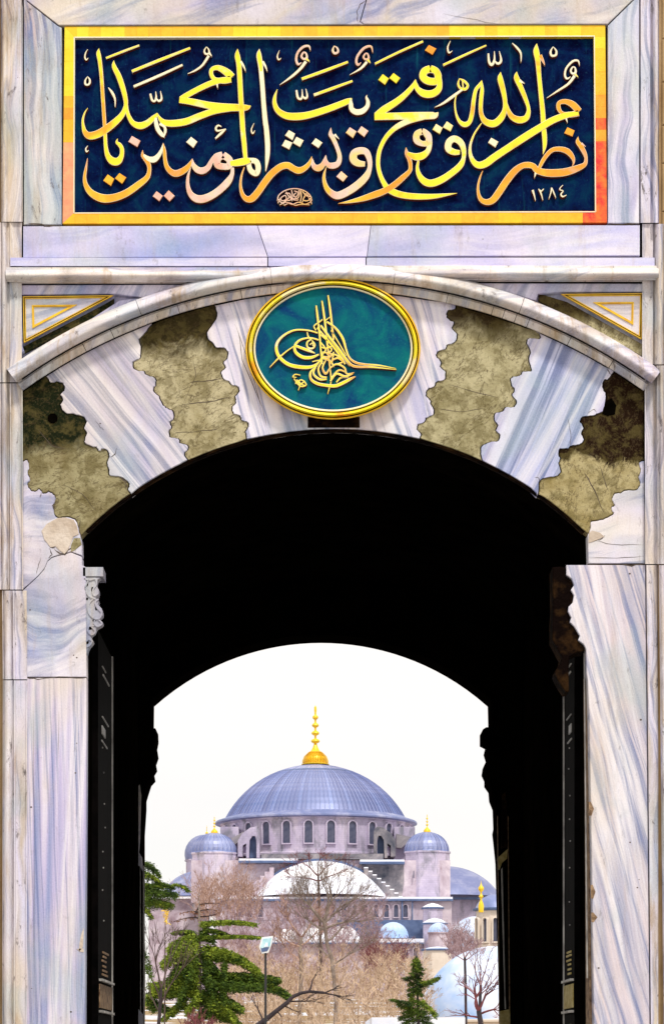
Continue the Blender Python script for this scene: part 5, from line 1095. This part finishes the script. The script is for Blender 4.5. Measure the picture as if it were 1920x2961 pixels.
# thicket: three bands of twigs nobody could count
def thicket(name, label, Y0, Y1, xr, yfun, n, hpx, mt, seed, cat='thicket', rpx=.8, depth=3, spread=.55):
    rng = random.Random(seed); V = []; F = []
    for i in range(n):
        x = rng.uniform(*xr); Y = rng.uniform(Y0, Y1); k = K(Y)
        y = yfun(x, rng)
        for s in range(2):
            d = Vector((rng.gauss(0, .45), rng.gauss(0, .3), 1)).normalized()
            grow(V, F, rng, P(x, y, Y), d, hpx*k*rng.choice((.5, .7, .9, 1.1, 1.5))*rng.uniform(.8, 1.2), rpx*1.7*k, depth, spread, .3, (2, 2), rpx*.5*k, .72, 2, 0)
    o = part(name, V, F, mt, None); tag(o, label, cat, kind='stuff'); return o
thicket('bare_thicket', 'mass of ochre bare twigs filling the lower middle', 95, 150, (600, 1235), lambda x, r: 2820+200*r.random()**.8+14*math.sin(x*.031)+10*math.sin(x*.083), 620, 25, M_twigo, 21, rpx=.85)
thicket('bare_thicket', 'pinkish brown twigs behind the ochre thicket', 150, 210, (610, 1225), lambda x, r: r.uniform(2800, 2930)+12*math.sin(x*.05), 280, 26, M_twig, 22, rpx=.7)
thicket('bare_thicket', 'violet-grey twigs veiling the lower mosque wall', 215, 262, (625, 1110), lambda x, r: r.uniform(2640, 2800), 300, 23, M_twigv, 23, rpx=.65)
thicket('bare_thicket', 'brown twigs in front of the left tower base', 225, 262, (570, 745), lambda x, r: 2670-r.uniform(0, 90), 150, 26, M_twig, 24, rpx=.6)
thicket('bare_thicket', 'reddish twigs between balustrade and gallery', 200, 222, (1050, 1165), lambda x, r: r.uniform(2765, 2830), 90, 20, M_twigr, 25, rpx=.7)
thicket('bare_thicket', 'violet twigs around the stair turrets and pavilion', 190, 235, (1295, 1385), lambda x, r: r.uniform(2720, 2790), 70, 22, M_twigv, 26, rpx=.7)
# conifers: needles as many small blades along drooping boughs
def needles(V, F, rng, a, b, c, th, n, Y, dY, k, size=(4, 9), droop=.7):
    """bough as a quadratic curve a-b-c in px, half thickness th px"""
    for i in range(n):
        t = rng.random(); x = (1-t)**2*a[0]+2*t*(1-t)*b[0]+t*t*c[0]; y = (1-t)**2*a[1]+2*t*(1-t)*b[1]+t*t*c[1]
        tt = th*(1.3-.7*t); yy = Y+rng.gauss(0, dY)
        p = P(x+rng.gauss(0, 3), y+rng.triangular(-tt*.7, tt*1.3, 0), Y); p.y = yy
        L2 = rng.uniform(*size)*k; ang = rng.uniform(-1.2, 1.2)
        d = Vector((math.sin(ang)*L2, rng.gauss(0, .4)*L2, -droop*L2*rng.uniform(-.3, 1))); s_ = Vector((rng.uniform(.08, .2)*L2, rng.gauss(0, .2)*L2, rng.uniform(-.1, .25)*L2))
        m0 = len(V); V.extend([tuple(p-s_), tuple(p+s_), tuple(p+d+s_*.5), tuple(p+d-s_*.5)]); F.append((m0, m0+1, m0+2, m0+3))
def conifer(name, label, Y, trunk, boughs, seed, mats, dens=5.0, size=(4, 9), droop=.7, tm=None, wood=True):
    rng = random.Random(seed); k = K(Y); t = thing(name, label, 'tree', tuple(P(trunk[0][0], trunk[0][1], Y)))
    V = []; F = []; polytrunk(V, F, trunk, Y); part('trunk', V, F, tm or M_barkp, t, True)
    Vn = [[], []]; Fn = [[], []]; Vb = []; Fb = []
    for bgh in boughs:
        a, b, c, th = bgh[:4]; which = bgh[4] if len(bgh) > 4 else 0
        ln = math.dist(a, b)+math.dist(b, c); dy = rng.uniform(-1, 1)*18*k
        needles(Vn[which], Fn[which], rng, a, b, c, th, int(ln*th/10*dens), Y+dy, max(8, th*.8)*k, k, size, droop)
        pts = [((1-s)**2*a[0]+2*s*(1-s)*b[0]+s*s*c[0], (1-s)**2*a[1]+2*s*(1-s)*b[1]+s*s*c[1], 1.8*(1-s)+.5) for s in (0, .25, .5, .75, 1)]
        Vb = []; Fb = []; polytrunk(Vb, Fb, pts, Y, [0, dy*.5, dy, dy, dy])
        if wood and which == 0: part('bough', Vb, Fb, M_barkd, t)
    for i in range(2):
        if Vn[i]: part('foliage', Vn[i], Fn[i], mats[i], t)
    return t
q = []
rg = random.Random(5)
q += [((582, 2674), (660, 2660), (738, 2674), 9), ((584, 2712), (660, 2704), (752, 2712), 8), ((590, 2690), (620, 2690), (650, 2700), 9), ((584, 2748), (680, 2750), (748, 2812), 22), ((600, 2760), (660, 2770), (700, 2775), 16), ((584, 2830), (700, 2815), (808, 2835), 20), ((690, 2835), (790, 2840), (836, 2885), 20), ((600, 2850), (680, 2850), (760, 2855), 20),
 ((570, 2720), (520, 2715), (488, 2745), 22), ((570, 2745), (510, 2745), (470, 2790), 30), ((572, 2790), (530, 2790), (480, 2850), 34), ((572, 2830), (520, 2840), (440, 2868), 26), ((570, 2868), (500, 2870), (424, 2880), 18), ((560, 2800), (540, 2830), (520, 2900), 34), ((590, 2800), (610, 2830), (620, 2900), 26),
 ((580, 2880), (640, 2880), (700, 2920), 26), ((575, 2880), (560, 2900), (540, 2930), 22), ((600, 2900), (660, 2905), (680, 2950), 22), ((560, 2700), (530, 2690), (500, 2700), 9), ((440, 2880), (430, 2890), (422, 2905), 14), ((585, 2930), (640, 2935), (690, 2961), 14), ((650, 2790), (640, 2850), (650, 2900), 20)]
qq = [(a, b, c, th, rg.randint(0, 1)) for a, b, c, th in q]+[(a, b, c, th*.7, 1) for a, b, c, th in q]
qq += [((430, 2900), (460, 2905), (500, 2930), 20, 0), ((560, 2740), (520, 2760), (500, 2830), 30, 0), ((560, 2850), (500, 2850), (430, 2850), 22, 1), ((620, 2900), (590, 2930), (560, 2950), 20, 0), ((584, 2760), (610, 2790), (640, 2830), 24, 0), ((580, 2700), (600, 2705), (620, 2725), 14, 0), ((540, 2900), (500, 2915), (470, 2950), 16, 1)]
qq += [((577, 2625), (560, 2630), (520, 2650), 8, 0)][:0]
conifer('cedar', 'big green cedar with layered boughs left of the lamp post', 85, [(578, 3020, 7), (579, 2900, 6), (577, 2780, 5), (577, 2690, 4), (576, 2640, 3), (575, 2605, 1)], qq, 31, [M_needle, M_needle2], 15, (4, 10))
qb = [((576, 2618), (600, 2612), (640, 2614), 4, 0), ((576, 2640), (550, 2632), (520, 2645), 6, 0), ((576, 2636), (600, 2628), (630, 2636), 7, 0), ((576, 2656), (545, 2650), (500, 2668), 6, 0), ((576, 2652), (610, 2655), (640, 2637), 4, 0), ((575, 2625), (565, 2640), (560, 2665), 9, 0), ((578, 2665), (600, 2670), (625, 2672), 5, 0)]
conifer('dying_conifer', 'thin conifer top with browned needles above the cedar', 88, [(577, 3020, 4), (576, 2700, 3.4), (576, 2600, 1.4), (575, 2580, .6)], qb, 32, [M_needleb, M_needle2], 2.6, (3, 7))
ql = [((418, 2500), (440, 2500), (462, 2535), 14), ((418, 2530), (440, 2530), (460, 2550), 14), ((418, 2570), (470, 2545), (500, 2570), 14), ((418, 2585), (460, 2575), (512, 2590), 22), ((418, 2610), (450, 2605), (500, 2620), 20), ((418, 2625), (430, 2640), (440, 2655), 12), ((500, 2560), (530, 2556), (545, 2580), 7), ((418, 2560), (430, 2560), (470, 2566), 10)]
ql = [(a, b, c, th, 0) for a, b, c, th in ql]+[(a, b, c, th*.6, 1) for a, b, c, th in ql]
conifer('evergreen_tree', 'dark evergreen reaching in past the left jamb under the sky', 62, [(398, 3030, 9), (396, 2700, 8), (394, 2520, 5), (394, 2440, 2)], ql, 33, [M_needle, M_needle2], 11, (3, 8))
qd = [((420, 2800), (430, 2790), (440, 2830), 18, 0), ((418, 2760), (426, 2770), (436, 2800), 12, 0)]
conifer('dark_shrub', 'dark evergreen shrub hugging the left jamb below the cedar boughs', 52, [(415, 3030, 4), (417, 2900, 3), (418, 2760, 2)], qd, 34, [M_needle, M_needle2], 4, (4, 8))
def tier(y, l, r_, s=1): return [((1203, y-6), (1203-l*.5, y-4+8*s), (1203-l, y+6*s), 8+l*.10, 0), ((1203, y-6), (1203+r_*.5, y-4+8*s), (1203+r_, y+6*s), 8+r_*.10, 0)]
qs = []
for y, l, r_ in ((2776, 6, 6), (2786, 12, 12), (2798, 10, 20), (2812, 18, 20), (2826, 36, 14), (2842, 20, 16), (2858, 24, 14), (2872, 26, 18), (2900, 18, 26), (2925, 40, 30), (2940, 50, 40), (2955, 40, 46)): qs += tier(y, l, r_)
qs += [((1210, 2852), (1235, 2848), (1272, 2826), 12, 0), ((1212, 2842), (1240, 2842), (1262, 2832), 10, 1), ((1190, 2905), (1160, 2898), (1128, 2892), 10, 0), ((1196, 2918), (1170, 2915), (1150, 2905), 12, 0), ((1215, 2900), (1240, 2910), (1262, 2940), 16, 1), ((1203, 2775), (1204, 2790), (1206, 2810), 10, 1), ((1195, 2880), (1185, 2890), (1175, 2920), 12, 1)]
conifer('spruce', 'small dark green spruce with a long bough reaching right before the tomb dome', 50, [(1212, 3040, 5), (1210, 2950, 4), (1206, 2850, 3), (1203, 2765, .8)], qs, 35, [M_needle, M_needle2], 12, (3, 8), .6, M_barkd)
yl = thing('yellow_shrub', 'small yellow-leaved tree below the dark evergreen at the left edge', 'tree', tuple(P(478, 3000, 75)))
V = []; F = []; polytrunk(V, F, [(476, 3010, 2.5), (477, 2800, 2), (478, 2660, 1)], 75); part('trunk', V, F, M_bark, yl)
V = []; F = []; rg = random.Random(3); needles(V, F, rg, (476, 2612), (482, 2640), (480, 2672), 10, 160, 75, .2, K(75), (5, 10)); part('foliage', V, F, simple('yellow_leaves', (.75, .45, .04), (.92, .70, .10), 2, .7), yl)
for nm, lb in (('x', 'y'),): pass
thicket('berry_bushes', 'purple bushes on the snow at the bottom left', 55, 66, (525, 620), lambda x, r: r.uniform(2955, 2990), 26, 16, M_twigr, 41, 'bushes', rpx=1.0, depth=2)
bpy.context.view_layer.update()
